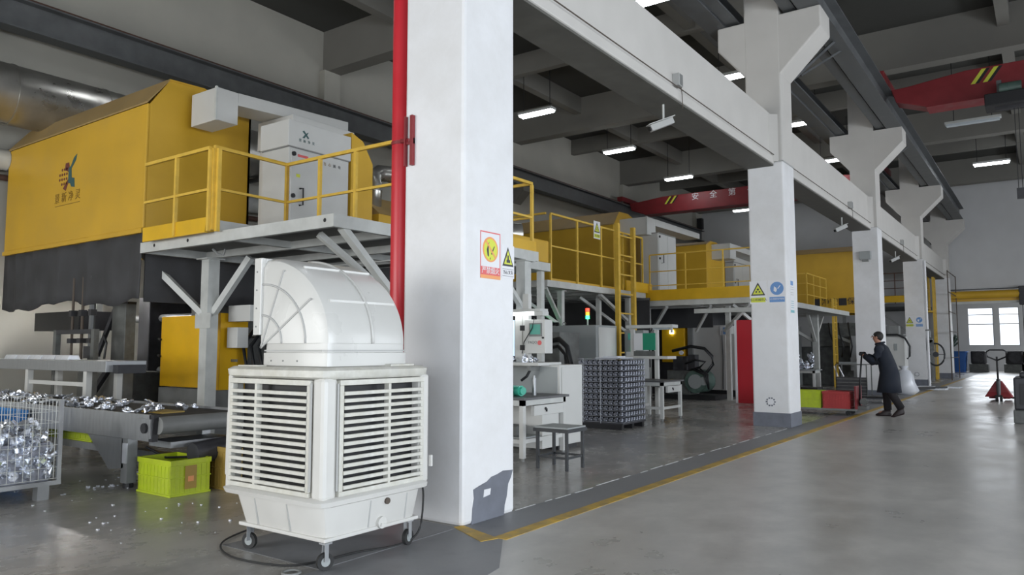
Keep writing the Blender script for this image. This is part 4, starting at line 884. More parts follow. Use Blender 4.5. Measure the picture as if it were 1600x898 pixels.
def crate(x0, x1, y0, y1, z0, h, m, label, group=None, name='plastic_crate', badge=False):
    t = T(name, label, 'crate', ((x0+x1)/2, (y0+y1)/2, z0), group); w = .02
    P('tub', G().box(x0+w, x1-w, y0+.01, y0+w+.005, z0+.02, z0+h).box(x0+w, x1-w, y1-w-.005, y1-.01, z0+.02, z0+h).box(x0+.01, x0+w+.005, y0+.01, y1-.01, z0+.02, z0+h).box(x1-w-.005, x1-.01, y0+.01, y1-.01, z0+.02, z0+h).box(x0+w, x1-w, y0+w, y1-w, z0, z0+.02), m, t)
    for zz, hh in ((z0+h-.05, .05), (z0+h*.48, .012), (z0, .02)):
        P('rim', G().box(x0, x1, y0, y0+w, zz, zz+hh).box(x0, x1, y1-w, y1, zz, zz+hh).box(x0, x0+w, y0+w, y1-w, zz, zz+hh).box(x1-w, x1, y0+w, y1-w, zz, zz+hh), m, t, bevel=.003)
    n = 9; s0 = P('rib', G().box(x0+.05, x0+.058, y0+.005, y0+w, z0+.03, z0+h-.06), m, t)
    for i in range(1, n): inst(s0, t, (i*(x1-x0-.1)/(n-1), 0, 0))
    s0 = P('rib', G().box(x1-w, x1-.005, y0+.05, y0+.058, z0+.03, z0+h-.06), m, t)
    for i in range(1, 7): inst(s0, t, (0, i*(y1-y0-.1)/6, 0))
    if badge:
        P('label_panel', G().box(x1-.001, x1+.004, y0+.15, y0+.27, z0+.06, z0+h-.06), 'ochre_plastic', t); P('badge', G().box(x1+.004, x1+.006, y0+.18, y0+.24, z0+.13, z0+.18), 'sign_orange', t)
    return t
crate(-7.43, -6.83, 4.02, 4.45, 0, .34, 'lime_plastic', 'bright lime green plastic crate on the floor left of the air cooler', badge=True)
crate(-7.15, -6.6, 4.55, 5.0, 0, .42, 'ochre_plastic', 'dull ochre plastic crate behind the bright lime one')
crate(-10.3, -9.2, 4.42, 4.85, .31, .15, 'lime_plastic', 'lime crate lying on the lower rail under the belt conveyor')
crate(-9.1, -8.55, 2.4, 2.9, .66, .3, 'blue_plastic', 'blue plastic crate sitting on the castings at the left edge', 'x') if False else crate(-10.5, -9.66, 3.55, 3.92, .0, .70, 'blue_plastic', 'blue plastic crate seen behind the wire cage at the left edge')
random.seed(11); g = G()
for i in range(75):
    x = random.uniform(-8.6, -5.0); y = random.uniform(2.9, 5.2)
    if -7.5 < x < -6.75 and y > 3.95: continue
    s_ = random.uniform(.004, .013); g.prism([(x, y), (x+s_*2, y+s_*.3), (x+s_*1.4, y+s_*1.6)], 'z', 0, s_*.7)
for c in ((-8.3, 4.6), (-7.9, 4.0), (-5.6, 4.3)):
    for i in range(9):
        x = c[0]+random.gauss(0, .12); y = c[1]+random.gauss(0, .12); s_ = random.uniform(.008, .02); g.prism([(x, y), (x+s_*2, y+s_*.3), (x+s_*1.4, y+s_*1.6)], 'z', 0, s_)
o = P('metal_flakes', g, 'ingot', None); tag(o, 'tiny bright aluminium flakes strewn on the bay floor', 'scrap'); o['kind'] = 'stuff'
# roller table behind
t = T('transfer_table', 'cream-legged steel table behind the conveyor with a row of ingots on it', 'table', (-13, 5.6, 0))
P('table_top', G().box(-15.8, -10.72, 5.3, 6.0-.12, 1.08, 1.235), 'stainless', t, bevel=.005)
for x in (-13.25, -11.35):
    for y in (5.36, 5.8): P('leg', G().box(x-.05, x+.05, y-.04, y+.04, 0, 1.08), 'rail_yellow' if False else 'cabinet_white', t)
P('stretcher', G().box(-13.2, -11.4, 5.34, 5.38, .86, .92), 'cabinet_white', t); P('stretcher', G().box(-13.2, -11.4, 5.34, 5.38, .35, .4), 'cabinet_white', t)
P('end_bracket', G().box(-10.72, -10.58, 5.4, 5.8, 1.06, 1.18), 'dark_machine', t)
s0 = None
for i in range(5):
    o = P('ingot', G().prism([(5.42, 1.237), (5.62, 1.237), (5.59, 1.31), (5.45, 1.31)], 'x', -14.4+i*.46, -13.98+i*.46), 'ingot', None, bevel=.008)
    tag(o, 'white aluminium ingot lying in the row on the cream-legged table', 'ingot', 'ingots on the table')
# frame with pipes on the table
t = T('valve_stand', 'dark square frame with upright valve pipes behind the ingots', 'frame', (-13, 5.95, 1.24))
P('frame_bar', G().box(-13.75, -13.65, 5.9, 5.98, 0, 1.72), 'mid_machine', t); P('frame_bar', G().box(-12.45, -12.35, 5.9, 5.98, 0, 1.72), 'mid_machine', t); P('frame_bar', G().box(-13.65, -12.45, 5.9, 5.98, 1.65, 1.72), 'dark_machine', t)
for x, m_, r in ((-13.42, 'brown', .022), (-13.08, 'brown', .025), (-12.75, 'blue_plastic', .05)):
    P('valve_pipe', G().cyl((x, 6.05, 1.2), (x, 6.05, 2.6), r, 8), m_ if m_ == 'brown' else 'girder_steel', t); P('valve', G().box(x-.06, x+.06, 6.0, 6.1, 1.5, 1.58), 'dark_machine', t); P('valve', G().box(x-.04, x+.05, 6.0, 6.1, 1.95, 2.05), 'dark_machine', t)
P('valve_pipe', G().box(-12.9, -12.65, 6.0, 6.1, 1.25, 1.45), 'dark_machine', t); P('hose', G().tube([(-12.2, 6.0, 1.25), (-12.15, 6.0, 1.5), (-12.25, 6.0, 1.62)], .02, 6), 'hose_black', t)
# ---- die casting machine 1
t = T('die_casting_machine', 'dark die casting machine under the nearest yellow hood, with a yellow guard door', 'machine', (-11, 8, 0))
P('bed', G().box(-15.0, -8.9, 7.75, 9.2, 0, .62), 'dark_machine', t, bevel=.02)
P('fixed_platen', G().box(-12.6, -12.2, 7.7, 9.2, .62, 2.4), 'mid_machine', t, bevel=.02); P('moving_platen', G().box(-14.4, -14.0, 7.7, 9.2, .62, 2.4), 'dark_machine', t, bevel=.02)
for z in (1.0, 2.0): P('tie_bar', G().cyl((-15, 7.95, z), (-12.6, 7.95, z), .07, 12), 'stainless', t, smooth=True)
P('toggle_housing', G().box(-10.6, -9.0, 7.9, 9.1, .62, 2.3), 'dark_machine', t, bevel=.03)
P('cylinder', G().cyl((-9.9, 7.7, 1.5), (-9.0, 7.7, 1.5), .16, 16), 'dark_machine', t, smooth=True); P('pipe', G().cyl((-12.1, 7.8, 1.62), (-10.7, 7.8, 1.62), .03, 8), 'stainless', t)
dr = P('guard_door', G().box(-12.33, -10.95, 7.0, 7.05, .78, 1.95), 'guard_yellow', t, bevel=.01, label='amber yellow guard door'); P('door_edge', G().box(-10.95, -10.62, 7.0, 7.5, .76, 1.97), 'guard_yellow', dr)
for z in (1.3, 1.58): P('door_catch', G().bar((-12.37, 6.98, z), (-12.28, 6.97, z-.02), .03, .03), 'black', dr)
P('door_plinth', G().box(-12.35, -10.75, 7.0, 7.5, 0, .76), 'steel_grey', t, label='grey sheet plinth')
P('support_post', G().box(-12.85, -12.42, 6.42, 6.6, 0, 2.15), 'mid_machine', t, bevel=.01, label='grey upright post')
P('post_cladding', G().prism([(-13.0, 2.2), (-12.6, 2.2), (-12.85, 1.3), (-12.95, 0), (-13.05, 0)], 'y', 6.55, 6.7), 'black', t)
P('diagonal_strut', G().bar((-13.1, 6.6, 2.1), (-13.45, 6.5, 1.3), .06, .06), 'dark_machine', t); P('strut_clamp', G().box(-13.6, -13.45, 6.4, 6.55, 1.27, 1.5), 'dark_machine', t)
P('ladle_arm', G().bar((-13.2, 6.6, 1.1), (-14.2, 6.5, .1), .08, .08), 'dark_machine', t); P('furnace', G().box(-14.6, -13.0, 6.7, 7.6, 0, 1.0), 'mid_machine', t, bevel=.03)
P('black_box', G().box(-16.2, -14.4, 6.6, 7.2, 1.75, 2.1), 'black', t)
for i in range(5): P('hose', G().tube([(-10.4+i*.22, 7.6, 1.9), (-10.45+i*.2, 7.3, 1.45), (-10.3+i*.2, 7.28, 1.05), (-10.1+i*.16, 7.5, .7)], .028, 7), 'hose_black', t, smooth='all')
for (xa, xb, za, zb) in ((-10.5, -9.95, 1.83, 2.08), (-10.52, -10.25, 1.42, 1.74)):
    P('control_box', G().box(xa, xb, 7.05, 7.25, za, zb), 'cabinet_white', t, bevel=.006, label='small pale control box')
P('bar_handle', G().box(-10.7, -10.5, 7.2, 7.24, 1.2, 1.24), 'steel_grey', t); P('valve_block', G().box(-9.7, -9.2, 7.4, 7.9, .62, 1.1), 'mid_machine', t)

# ================================================================ MACHINE BAY BEYOND THE NEAREST COLUMN
# desk
def bench(x0, x1, y0, y1, h, label, top='desk_top', cab=True, side='x'):
    t = T('work_bench', label, 'bench', ((x0+x1)/2, (y0+y1)/2, 0))
    P('bench_top', G().box(x0-.04, x1+.04, y0-.03, y1+.03, h-.03, h), top, t, bevel=.004)
    P('apron', G().box(x0, x1, y0, y0+.02, h-.1, h-.03).box(x0, x1, y1-.02, y1, h-.1, h-.03).box(x1-.02, x1, y0+.02, y1-.02, h-.1, h-.03), 'steel_white', t)
    for x in (x0+.03, x1-.03):
        for y in (y0+.03, y1-.03):
            l = P('leg', G().box(x-.03, x+.03, y-.03, y+.03, .04, h-.03), 'cabinet_white', t); P('foot', G().cyl((x, y, 0), (x, y, .04), .025, 10), 'steel_grey', l)
    P('stretcher', G().box(x0+.06, x1-.06, y0+.01, y0+.04, .22, .27), 'cabinet_white', t); P('stretcher', G().box(x1-.045, x1-.015, y0+.06, y1-.06, .22, .27), 'cabinet_white', t)
    P('stretcher', G().box(x0+.015, x0+.045, y0+.06, y1-.06, .22, .27), 'cabinet_white', t)
    if cab:
        P('drawer', G().box(x1-.05, x1-.0, y0+.25, y1-.06, h-.24, h-.11), 'cabinet_white', t, bevel=.004)
        P('lock', G().cyl((x1, (y0+y1)/2, h-.16), (x1+.015, (y0+y1)/2, h-.16), .018, 8).box(x1, x1+.02, (y0+y1)/2+.01, (y0+y1)/2+.025, h-.2, h-.16), 'black', t)
    return t
tb = bench(-6.15, -5.40, 7.82, 8.84, .79, 'grey-topped work bench with a locked drawer beside the dark stool')
P('pedestal', G().box(-6.0, -5.46, 8.35, 8.76, .1, .66), 'cabinet_white', tb, bevel=.004); P('lower_shelf', G().box(-6.1, -5.46, 7.9, 8.3, .27, .29), 'cabinet_grey', tb)
o = P('steel_bottle', G().cyl((-5.62, 8.4, .79), (-5.62, 8.4, 1.02), .028, 14).cyl((-5.62, 8.4, 1.02), (-5.62, 8.4, 1.05), .015, 10), 'stainless', None, smooth=True); tag(o, 'slim steel bottle standing on the grey-topped bench', 'bottle')
o = P('teal_jar', G().cyl((-5.85, 8.15, .86), (-5.62, 8.1, .86), .068, 16).cyl((-5.62, 8.1, .86), (-5.58, 8.09, .86), .05, 14), 'teal_bottle', None, smooth=True); tag(o, 'teal plastic jar lying on the grey-topped bench', 'jar')
o = P('metal_cup', G().cyl((-5.75, 7.9, .79), (-5.75, 7.9, .92), .045, 16), 'stainless', None, smooth=True); tag(o, 'shiny metal cup beside the teal jar', 'cup')
o = P('parts_box', G().box(-5.95, -5.6, 7.95, 8.2, .29, .42), 'mid_machine', None, bevel=.01); tag(o, 'dark box on the lower shelf of the grey-topped bench', 'box')
# inspection station
t = T('inspection_station', 'white inspection stand with a lit tube lamp and shelf right of the nearest column', 'workstation', (-6.6, 9, 0))
P('lamp_shade', G().box(-7.3, -5.78, 8.8, 9.0, 1.93, 1.97), 'steel_white', t, bevel=.005); P('lamp_tube', G().cyl((-7.2, 8.88, 1.90), (-5.92, 8.88, 1.90), .022, 10), 'tube_glow', t, label='lit white lamp tube')
P('lamp_end', G().box(-5.9, -5.76, 8.82, 8.98, 1.87, 1.93), 'steel_white', t)
P('upright', G().box(-6.22, -6.12, 9.0, 9.08, 0, 2.2), 'cabinet_white', t); P('upright', G().box(-7.2, -7.1, 9.0, 9.08, 0, 2.2), 'cabinet_white', t)
P('shelf', G().box(-7.3, -5.75, 8.7, 9.3, 1.17, 1.215), 'cabinet_white', t, bevel=.004); P('shelf_bracket', G().box(-5.95, -5.9, 8.72, 9.2, 1.1, 1.17), 'steel_grey', t)
P('screen_panel', G().box(-7.05, -6.36, 8.98, 9.0, 1.3, 1.82), 'screen_blue', t, label='pale blue lit panel'); P('side_panel', G().box(-6.34, -6.22, 8.98, 9.02, 1.25, 1.9), 'cabinet_white', t)
P('lower_panel', G().box(-6.75, -6.3, 9.0, 9.03, .82, 1.1), 'mid_machine', t); P('hose', G().tube([(-5.95, 8.8, 1.12), (-6.0, 8.78, 1.02), (-6.08, 8.76, .96)], .02, 6), 'hose_black', t)
t = T('control_box', 'white control box with a small green screen and a red logo above the bench', 'control box', (-5.95, 8.9, 1.35))
P('body', G().box(-6.12, -5.77, 8.9, 9.1, 1.34, 1.82), 'cabinet_white', t, bevel=.008); P('screen_bezel', G().box(-6.03, -5.82, 8.885, 8.9, 1.58, 1.77), 'steel_grey', t); P('screen', G().box(-6.01, -5.84, 8.88, 8.885, 1.61, 1.75), 'screen_green', t)
for z in (1.42, 1.7): P('hinge', G().box(-6.2, -6.12, 8.9, 8.94, z-.035, z+.04), 'black', t)
text('lettering', 'PAQO', .055, 'steel_grey', t, (-5.98, 8.897, 1.495), FY)
P('red_logo', G().prism(star((-5.86, 1.49), .033, 14), 'y', 8.893, 8.9), 'sign_red', t); P('knob', G().cyl((-5.8, 8.88, 1.56), (-5.8, 8.9, 1.56), .014, 8), 'black', t)
P('cable', G().tube([(-5.93, 8.87, 1.84), (-5.96, 8.86, 1.7), (-6.1, 8.86, 1.5), (-6.14, 8.87, 1.34)], .008, 5), 'black', t)
random.seed(9)
for i in range(16): casting((random.uniform(-6.7, -5.9), random.uniform(8.74, 8.86), 1.245+random.uniform(0, .05)), random.uniform(.55, .8), 'small shiny casting piled on the white inspection shelf', 'castings on the inspection shelf')
t = T('side_cabinet', 'plain white floor cabinet behind the dark stool', 'cabinet', (-5.95, 9.3, 0))
P('body', G().box(-6.5, -5.58, 8.98, 9.6, .07, 1.18), 'cabinet_white', t, bevel=.006); P('door', G().box(-5.58, -5.565, 9.02, 9.56, .1, 1.15), 'cabinet_white', t, bevel=.003)
P('plinth', G().box(-6.45, -5.65, 9.05, 9.55, 0, .07), 'black', t); P('grey_side', G().box(-6.46, -5.62, 8.965, 8.98, .1, 1.15), 'cabinet_grey', t)
# stool
t = T('stool', 'dark steel stool with a pale square seat beside the grey-topped bench', 'stool', (-4.78, 7.72, 0))
P('seat', G().box(-5.02, -4.56, 7.5, 7.92, .475, .495), 'cabinet_grey', t, bevel=.004, label='pale square seat'); P('seat_frame', G().box(-5.03, -4.55, 7.49, 7.93, .435, .475), 'stool_dark', t)
for x in (-4.99, -4.59):
    for y in (7.53, 7.89): P('leg', G().box(x-.016, x+.016, y-.016, y+.016, 0, .436), 'stool_dark', t)
P('stretcher', G().box(-4.97, -4.61, 7.52, 7.54, .13, .155), 'stool_dark', t); P('stretcher', G().box(-4.97, -4.61, 7.88, 7.9, .13, .155), 'stool_dark', t)
P('stretcher', G().box(-5.0, -4.98, 7.55, 7.87, .13, .155), 'stool_dark', t); P('stretcher', G().box(-4.6, -4.58, 7.55, 7.87, .13, .155), 'stool_dark', t)
# grey machine enclosure with tower light
t = T('machine_enclosure', 'tall grey machine enclosure carrying the red, amber and green tower light', 'cabinet', (-8.6, 15, 0))
P('body', G().box(-9.6, -8.35, 15.0, 16.0, .08, 1.95), 'cabinet_grey', t, bevel=.01); P('side_door', G().box(-8.35, -8.33, 15.1, 15.9, .15, 1.9), 'cabinet_white', t, bevel=.006)
P('plinth', G().box(-9.6, -8.4, 15.05, 15.95, 0, .08), 'black', t); P('lifting_eye', G().tube([(-9.25+.04*cos(i*.7), 15.1, 1.99+.04*sin(i*.7)) for i in range(9)], .01, 5, closed=True), 'steel_grey', t)
P('green_lamp', G().box(-9.85, -9.68, 14.98, 15.05, 1.98, 2.05), 'led_green', t, label='small green lamp'); P('lamp_arm', G().box(-9.68, -9.35, 15.0, 15.04, 1.99, 2.03), 'black', t)
P('lamp_arm', G().box(-9.42, -9.35, 15.0, 15.04, 1.94, 1.99), 'black', t)
t = T('tower_light', 'small stack light glowing red above green on top of the grey enclosure', 'signal light', (-8.68, 15.2, 1.95))
P('pole', G().cyl((-8.68, 15.2, 1.95), (-8.68, 15.2, 2.1), .02, 8), 'steel_white', t)
for i, m_ in enumerate(('led_green', 'led_amber', 'led_red')): P('segment', G().cyl((-8.68, 15.2, 2.1+i*.085), (-8.68, 15.2, 2.175+i*.085), .045, 14), m_, t, smooth=True, label=['green lit segment', 'amber segment', 'red lit segment'][i])
t = T('side_enclosure', 'low dark grey machine panel with a black hose loop between the legs of the platform', 'machine', (-8.5, 12, 0))
P('body', G().box(-9.5, -8.2, 13.2, 14.0, 0, 1.75), 'mid_machine', t, bevel=.01); P('hose', G().tube([(-8.3, 12.9, 1.55), (-7.9, 12.7, 1.6), (-7.6, 12.5, 1.45), (-7.45, 12.4, 1.1), (-7.5, 12.4, .8)], .05, 8), 'hose_black', t, smooth='all')
P('hose', G().tube([(-8.3, 12.95, 1.42), (-7.95, 12.75, 1.46), (-7.7, 12.6, 1.3), (-7.6, 12.5, 1.0), (-7.6, 12.5, .7)], .035, 8), 'hose_black', t, smooth='all'); P('hose_box', G().box(-7.7, -7.3, 12.3, 12.7, 0, .8), 'mid_machine', t)
# curtain wall behind (black) under platform 2
t = T('rubber_screen', 'black rubber screen hanging behind the tower light', 'curtain', (-11, 17.5, 1.2))
P('sheet', G().box(-14.0, -9.0, 19.2, 19.24, .9, 2.8), 'black_curtain', t); P('hanging_rail', G().box(-14.0, -9.0, 19.17, 19.27, 2.76, 2.82), 'girder_steel', t)
P('sheet', G().box(-13.0, -9.9, 10.6, 10.64, .6, 2.9), 'black_curtain', t)
# pallet stack of castings
t = T('parts_pallet', 'tall neat block of dark castings stacked in eleven layers on a pallet', 'pallet', (-6.5, 12.35, 0))
px0, px1, py0, py1 = -6.98, -6.08, 11.85, 12.75
for y in (py0+.05, (py0+py1)/2, py1-.05): P('pallet_runner', G().box(px0+.03, px1-.03, y-.04, y+.04, .0, .09), 'black', t)
P('pallet_deck', G().box(px0, px1, py0, py1, .09, .12), 'dark_machine', t)
L0 = P('layer_tray', G().box(px0, px1, py0, py1, .12, .132), 'cast_dark', t); core = P('block_core', G().box(px0+.09, px1-.09, py0+.09, py1-.09, .13, 1.2), 'black', t)
NL = 11; lh = (1.22-.12)/NL
for i in range(1, NL+1): inst(L0, t, (0, 0, i*lh))
pc = P('cast_part', G().cyl((px0+.05, py0+.04, .140), (px0+.05, py0+.04, .2), .033, 7).box(px0+.02, px0+.045, py0-.005, py0+.03, .145, .185).box(px0+.06, px0+.075, py0-.01, py0+.03, .16, .2), 'cast_dark', t)
cnt = 1
for i in range(NL):
    for j in range(9):
        if (i, j) != (0, 0): inst(pc, t, (j*(px1-px0-.1)/8, 0, i*lh))
    for j in range(1, 9):
        inst(pc, t, (px1-px0-.1+.03, j*(py1-py0-.08)/8, i*lh), rot=None)
o = P('wrap_sheet', G().box(-6.7, -6.2, 12.0, 12.5, 1.235, 1.25).box(-6.6, -6.3, 12.1, 12.4, 1.25, 1.275), 'plastic_film', None); tag(o, 'crumpled pale sheet lying on top of the stacked castings', 'sheet')
for x in (-6.98, -6.63): P('strap', G().box(x+.12, x+.125, py0-.02, py0-.015, .1, 1.24), 'plastic_film', t)
t = T('round_bin', 'dark low tub on the floor behind the pallet stack', 'tub', (-7.9, 13.0, 0)); P('tub', G().cyl((-7.75, 12.9, 0), (-7.75, 12.9, .35), .2, 18), 'black', t, smooth=True); P('rim', G().cyl((-7.75, 12.9, .35), (-7.75, 12.9, .37), .215, 18), 'dark_machine', t)
# second bench and shelf frame
bench(-6.95, -6.20, 13.78, 14.72, .78, 'second smaller work bench with grey legs, right of the stacked castings')
t = T('shelf_frame', 'white shelving frame with a green notice board behind the second bench', 'shelf', (-7.1, 15.3, 0))
for x in (-7.55, -6.98): P('upright', G().box(x-.04, x+.04, 15.2, 15.28, 0, 1.85), 'cabinet_white', t)
P('lamp_shade', G().box(-7.65, -6.55, 15.1, 15.4, 1.86, 1.93), 'steel_white', t); P('shelf', G().box(-7.65, -6.6, 14.95, 15.4, 1.19, 1.25), 'cabinet_white', t, bevel=.004)
P('green_board', G().box(-7.28, -6.99, 15.17, 15.2, 1.38, 1.75), 'green_board', t, label='green notice panel'); P('white_board', G().box(-7.5, -7.28, 15.17, 15.2, 1.38, 1.75), 'sign_white', t); P('board_back', G().box(-7.5, -7.0, 15.18, 15.21, 1.25, 1.36), 'mid_machine', t)
P('lamp_tube', G().cyl((-7.05, 15.2, 1.84), (-6.62, 15.2, 1.84), .02, 8), 'lamp_off', t); P('bracket', G().box(-6.62, -6.58, 15.15, 15.2, 1.75, 1.86), 'cabinet_white', t)
P('lower_shelf', G().box(-7.6, -6.7, 15.0, 15.3, .6, .62), 'cabinet_grey', t)
t = T('small_panel_box', 'grey box with green lights seen through the second platform ladder', 'control box', (-8.2, 16.4, 1.2))
P('body', G().box(-8.3, -7.8, 16.3, 16.6, .0, 1.85), 'cabinet_grey', t, bevel=.01); P('green_label', G().box(-8.2, -8.0, 16.29, 16.3, 1.62, 1.78), 'screen_green', t); P('green_lamp', G().cyl((-8.1, 16.28, 1.4), (-8.1, 16.3, 1.4), .03, 10), 'led_green', t)
P('meter', G().box(-8.25, -7.9, 16.285, 16.3, 1.2, 1.34), 'sign_white', t)
# pump with hoses
t = T('hydraulic_pump', 'dark green pump and motor with thick black hose loops on the floor', 'pump', (-8.2, 20.6, 0))
P('skid', G().box(-9.0, -7.5, 20.1, 21.2, 0, .12), 'black', t); P('motor', G().cyl((-8.1, 20.2, .5), (-8.1, 20.9, .5), .32, 20), 'motor_green', t, smooth=True, label='round green motor'); P('motor_cap', G().cyl((-8.1, 20.15, .5), (-8.1, 20.2, .5), .2, 16), 'cabinet_grey', t)
P('motor_cap', G().cyl((-7.85, 20.16, .52), (-7.85, 20.2, .52), .12, 14), 'cabinet_grey', t)
P('tank', G().box(-9.0, -8.3, 20.3, 21.0, .12, .8), 'mid_machine', t, bevel=.02); P('valve_stack', G().box(-8.8, -8.5, 20.3, 20.7, .8, 1.2).box(-8.35, -8.15, 20.3, 20.6, .82, 1.25), 'dark_machine', t)
P('gauge', G().cyl((-8.55, 20.28, 1.3), (-8.55, 20.34, 1.3), .06, 12), 'sign_white', t)
P('hose', G().tube([(-8.9, 20.5, 1.35), (-8.3, 20.4, 1.48), (-7.9, 20.4, 1.42), (-7.68, 20.4, 1.2), (-7.66, 20.4, .98), (-7.85, 20.4, .75), (-8.2, 20.4, .7)], .045, 8), 'hose_black', t, smooth='all')
P('hose', G().tube([(-8.5, 20.35, .75), (-8.0, 20.3, .9), (-7.8, 20.2, 1.05), (-8.1, 20.2, 1.1), (-8.4, 20.25, 1.0)], .03, 8), 'hose_black', t, smooth='all')
for i in range(3): P('hose', G().tube([(-7.95-i*.12, 20.15, .86), (-7.7-i*.05, 20.1, .7), (-7.68, 20.1, .3)], .025, 6), 'hose_black', t, smooth='all')
t = T('yellow_guard_machine', 'olive yellow machine guard with a small work lamp deep in the bay', 'machine', (-9, 22.5, 0))
P('guard', G().box(-9.9, -9.15, 22.0, 22.3, 1.0, 2.05), 'guard_yellow', t, bevel=.01); P('body', G().box(-10.6, -9.1, 22.3, 23.8, 0, 2.1), 'dark_machine', t, bevel=.02); P('lamp', G().box(-9.62, -9.5, 21.96, 22.0, 1.88, 1.98), 'tube_glow', t, label='small bright work lamp'); P('post', G().box(-9.05, -8.9, 22.0, 22.15, 0, 2.2), 'steel_grey', t)
t = T('grey_cabinet', 'long plain grey cabinet under the third platform, left of the red panel', 'cabinet', (-8.4, 22.6, 0))
P('body', G().box(-9.08, -7.9, 22.1, 22.9, .18, 2.12), 'cabinet_white', t, bevel=.008); P('door', G().box(-7.88, -7.1, 22.3, 22.8, .1, 1.86), 'cabinet_white', t, bevel=.008); P('plinth', G().box(-9.08, -7.1, 22.2, 22.85, 0, .18), 'black', t)
P('cable', G().tube([(-8.0, 22.08, 1.95), (-7.97, 22.08, 1.2), (-7.99, 22.08, .2)], .014, 5), 'black', t); P('notice', G().box(-8.05, -7.8, 22.07, 22.09, 1.82, 2.08), 'sign_white', t); P('notice_mark', G().box(-7.95, -7.85, 22.06, 22.07, 1.85, 2.05), 'sign_blue', t)
t = T('red_panel', 'tall red board with a white edge standing beside the second column', 'panel', (-6.5, 19.65, 0))
P('board', G().box(-6.70, -5.3, 19.6, 19.66, .0, 2.16), 'panel_red', t, bevel=.004); P('edge_strip', G().box(-6.76, -6.70, 19.59, 19.67, 0, 2.17), 'sign_white', t)
# ================================================================ BETWEEN SECOND AND THIRD COLUMNS
# trolley with crates
t = T('crate_trolley', 'low grey trolley carrying the lime and red crates, pushed by the man', 'trolley', (-4.4, 17.5, 0))
P('deck', G().box(-5.3, -3.38, 17.2, 17.8, .10, .14), 'steel_grey', t, bevel=.004)
P('end_frame', G().box(-3.40, -3.37, 17.2, 17.8, .14, .62), 'crane_red', t, label='red end frame')
for x in (-5.1, -3.55):
    for y in (17.27, 17.73): P('wheel', G().cyl((x, y-.02, .05), (x, y+.02, .05), .05, 14), 'rubber', t, smooth=True)
P('handle', G().tube([(-3.36, 17.5, .14), (-3.34, 17.5, .7), (-3.27, 17.42, 1.28)], .018, 8), 'black', t, smooth='all'); P('handle_bar', G().cyl((-3.27, 17.25, 1.3), (-3.27, 17.68, 1.3), .018, 8), 'black', t)
P('coupling', G().box(-3.37, -3.2, 17.35, 17.65, .12, .2).cyl((-3.25, 17.3, .3), (-3.25, 17.5, .3), .07, 10), 'mid_machine', t)
crate(-4.95, -4.08, 17.2, 17.72, .14, .36, 'lime_plastic', 'yellow-green crate on the low trolley, half hidden by the second column')
crate(-4.05, -3.50, 17.2, 17.72, .14, .36, 'red_plastic', 'faded red crate on the low trolley beside the man')
# wire cart
t = T('sheet_cart', 'dark cart with a tube frame and black side sheet behind the trolley', 'cart', (-4.5, 24.2, 0))
cx0, cx1, cy0, cy1 = -4.95, -4.06, 23.3+.8, 24.9
cx0, cx1, cy0, cy1 = -4.72, -3.95, 21.6, 22.3
P('deck', G().box(cx0, cx1+.5, cy0, cy1, .12, .17), 'black', t); P('side_sheet', G().box(cx0, cx1, cy0, cy0+.02, .2, .66), 'dark_machine', t)
for i in range(5): P('sheet_rib', G().box(cx0, cx1, cy0-.01, cy0, .24+i*.09, .26+i*.09), 'mid_machine', t)
for x in (cx0, cx1-.02):
    for y in (cy0, cy1-.03): P('post', G().box(x, x+.025, y, y+.025, .17, 1.0), 'mid_machine', t)
P('top_bar', G().box(cx0, cx1, cy0, cy0+.025, .98, 1.0), 'mid_machine', t); P('top_bar', G().box(cx0, cx1, cy1-.03, cy1-.005, .98, 1.0), 'mid_machine', t)
for x in (cx0+.05, cx1+.4):
    for y in (cy0+.05, cy1-.05): P('castor', G().cyl((x-.01, y-.02, .06), (x-.01, y+.02, .06), .06, 12), 'cooler_white', t, smooth=True)
P('bright_rod', G().bar((cx0+.05, cy0+.05, .67), (cx0-.04, cy0+.05, .95), .02, .02).bar((cx0+.2, cy0+.05, .67), (cx0+.08, cy0+.05, .93), .02, .02), 'ingot', t)
# bench with castings
tb = bench(-7.4, -5.55, 19.9, 20.8, .78, 'far blue-grey bench heaped with castings behind the second column', top='cabinet_grey', cab=False) if False else bench(-6.3, -5.45, 22.4, 23.1, .82, 'far grey bench heaped with castings, seen right of the second column', top='cabinet_grey', cab=False)
random.seed(4)
for i in range(26): casting((random.uniform(-6.2, -5.55), random.uniform(22.45, 23.0), .87+random.random()**2*.35), 1.5, 'casting heaped on the far grey bench', 'castings on the far bench')
# machines under the far hood
t = T('die_casting_machine', 'grey cluttered machine with hoses under the far lettered hood', 'machine', (-6.5, 31.5, 0))
P('body', G().box(-10.5, -6.0, 31.2, 33.0, 0, 1.5), 'mid_machine', t, bevel=.03); P('head', G().box(-7.6, -5.4, 30.8, 32.2, 1.5, 2.4), 'mid_machine', t, bevel=.03); P('cabinet', G().box(-10.2, -8.0, 30.0, 31.0, 0, 2.3), 'cabinet_grey', t, bevel=.01)
P('platen', G().box(-6.1, -5.7, 30.4, 30.8, .6, 1.9), 'stainless', t, bevel=.01); P('arm', G().bar((-6.6, 30.6, 1.9), (-5.5, 30.4, 1.4), .12, .1), 'cabinet_grey', t); P('drum', G().cyl((-5.6, 30.2, 1.0), (-5.6, 30.7, 1.0), .26, 16), 'dark_machine', t, smooth=True)
P('white_tank', G().cyl((-5.5, 30.4, 1.35), (-5.5, 30.4, 1.9), .12, 14), 'cabinet_white', t, smooth=True); P('shelf', G().box(-6.4, -5.0, 29.9, 30.3, .85, .93), 'cabinet_grey', t); P('leg', G().box(-5.9, -5.8, 29.9, 30.0, 0, .85), 'steel_grey', t); P('leg', G().box(-5.1, -5.0, 29.9, 30.0, 0, .85), 'steel_grey', t)
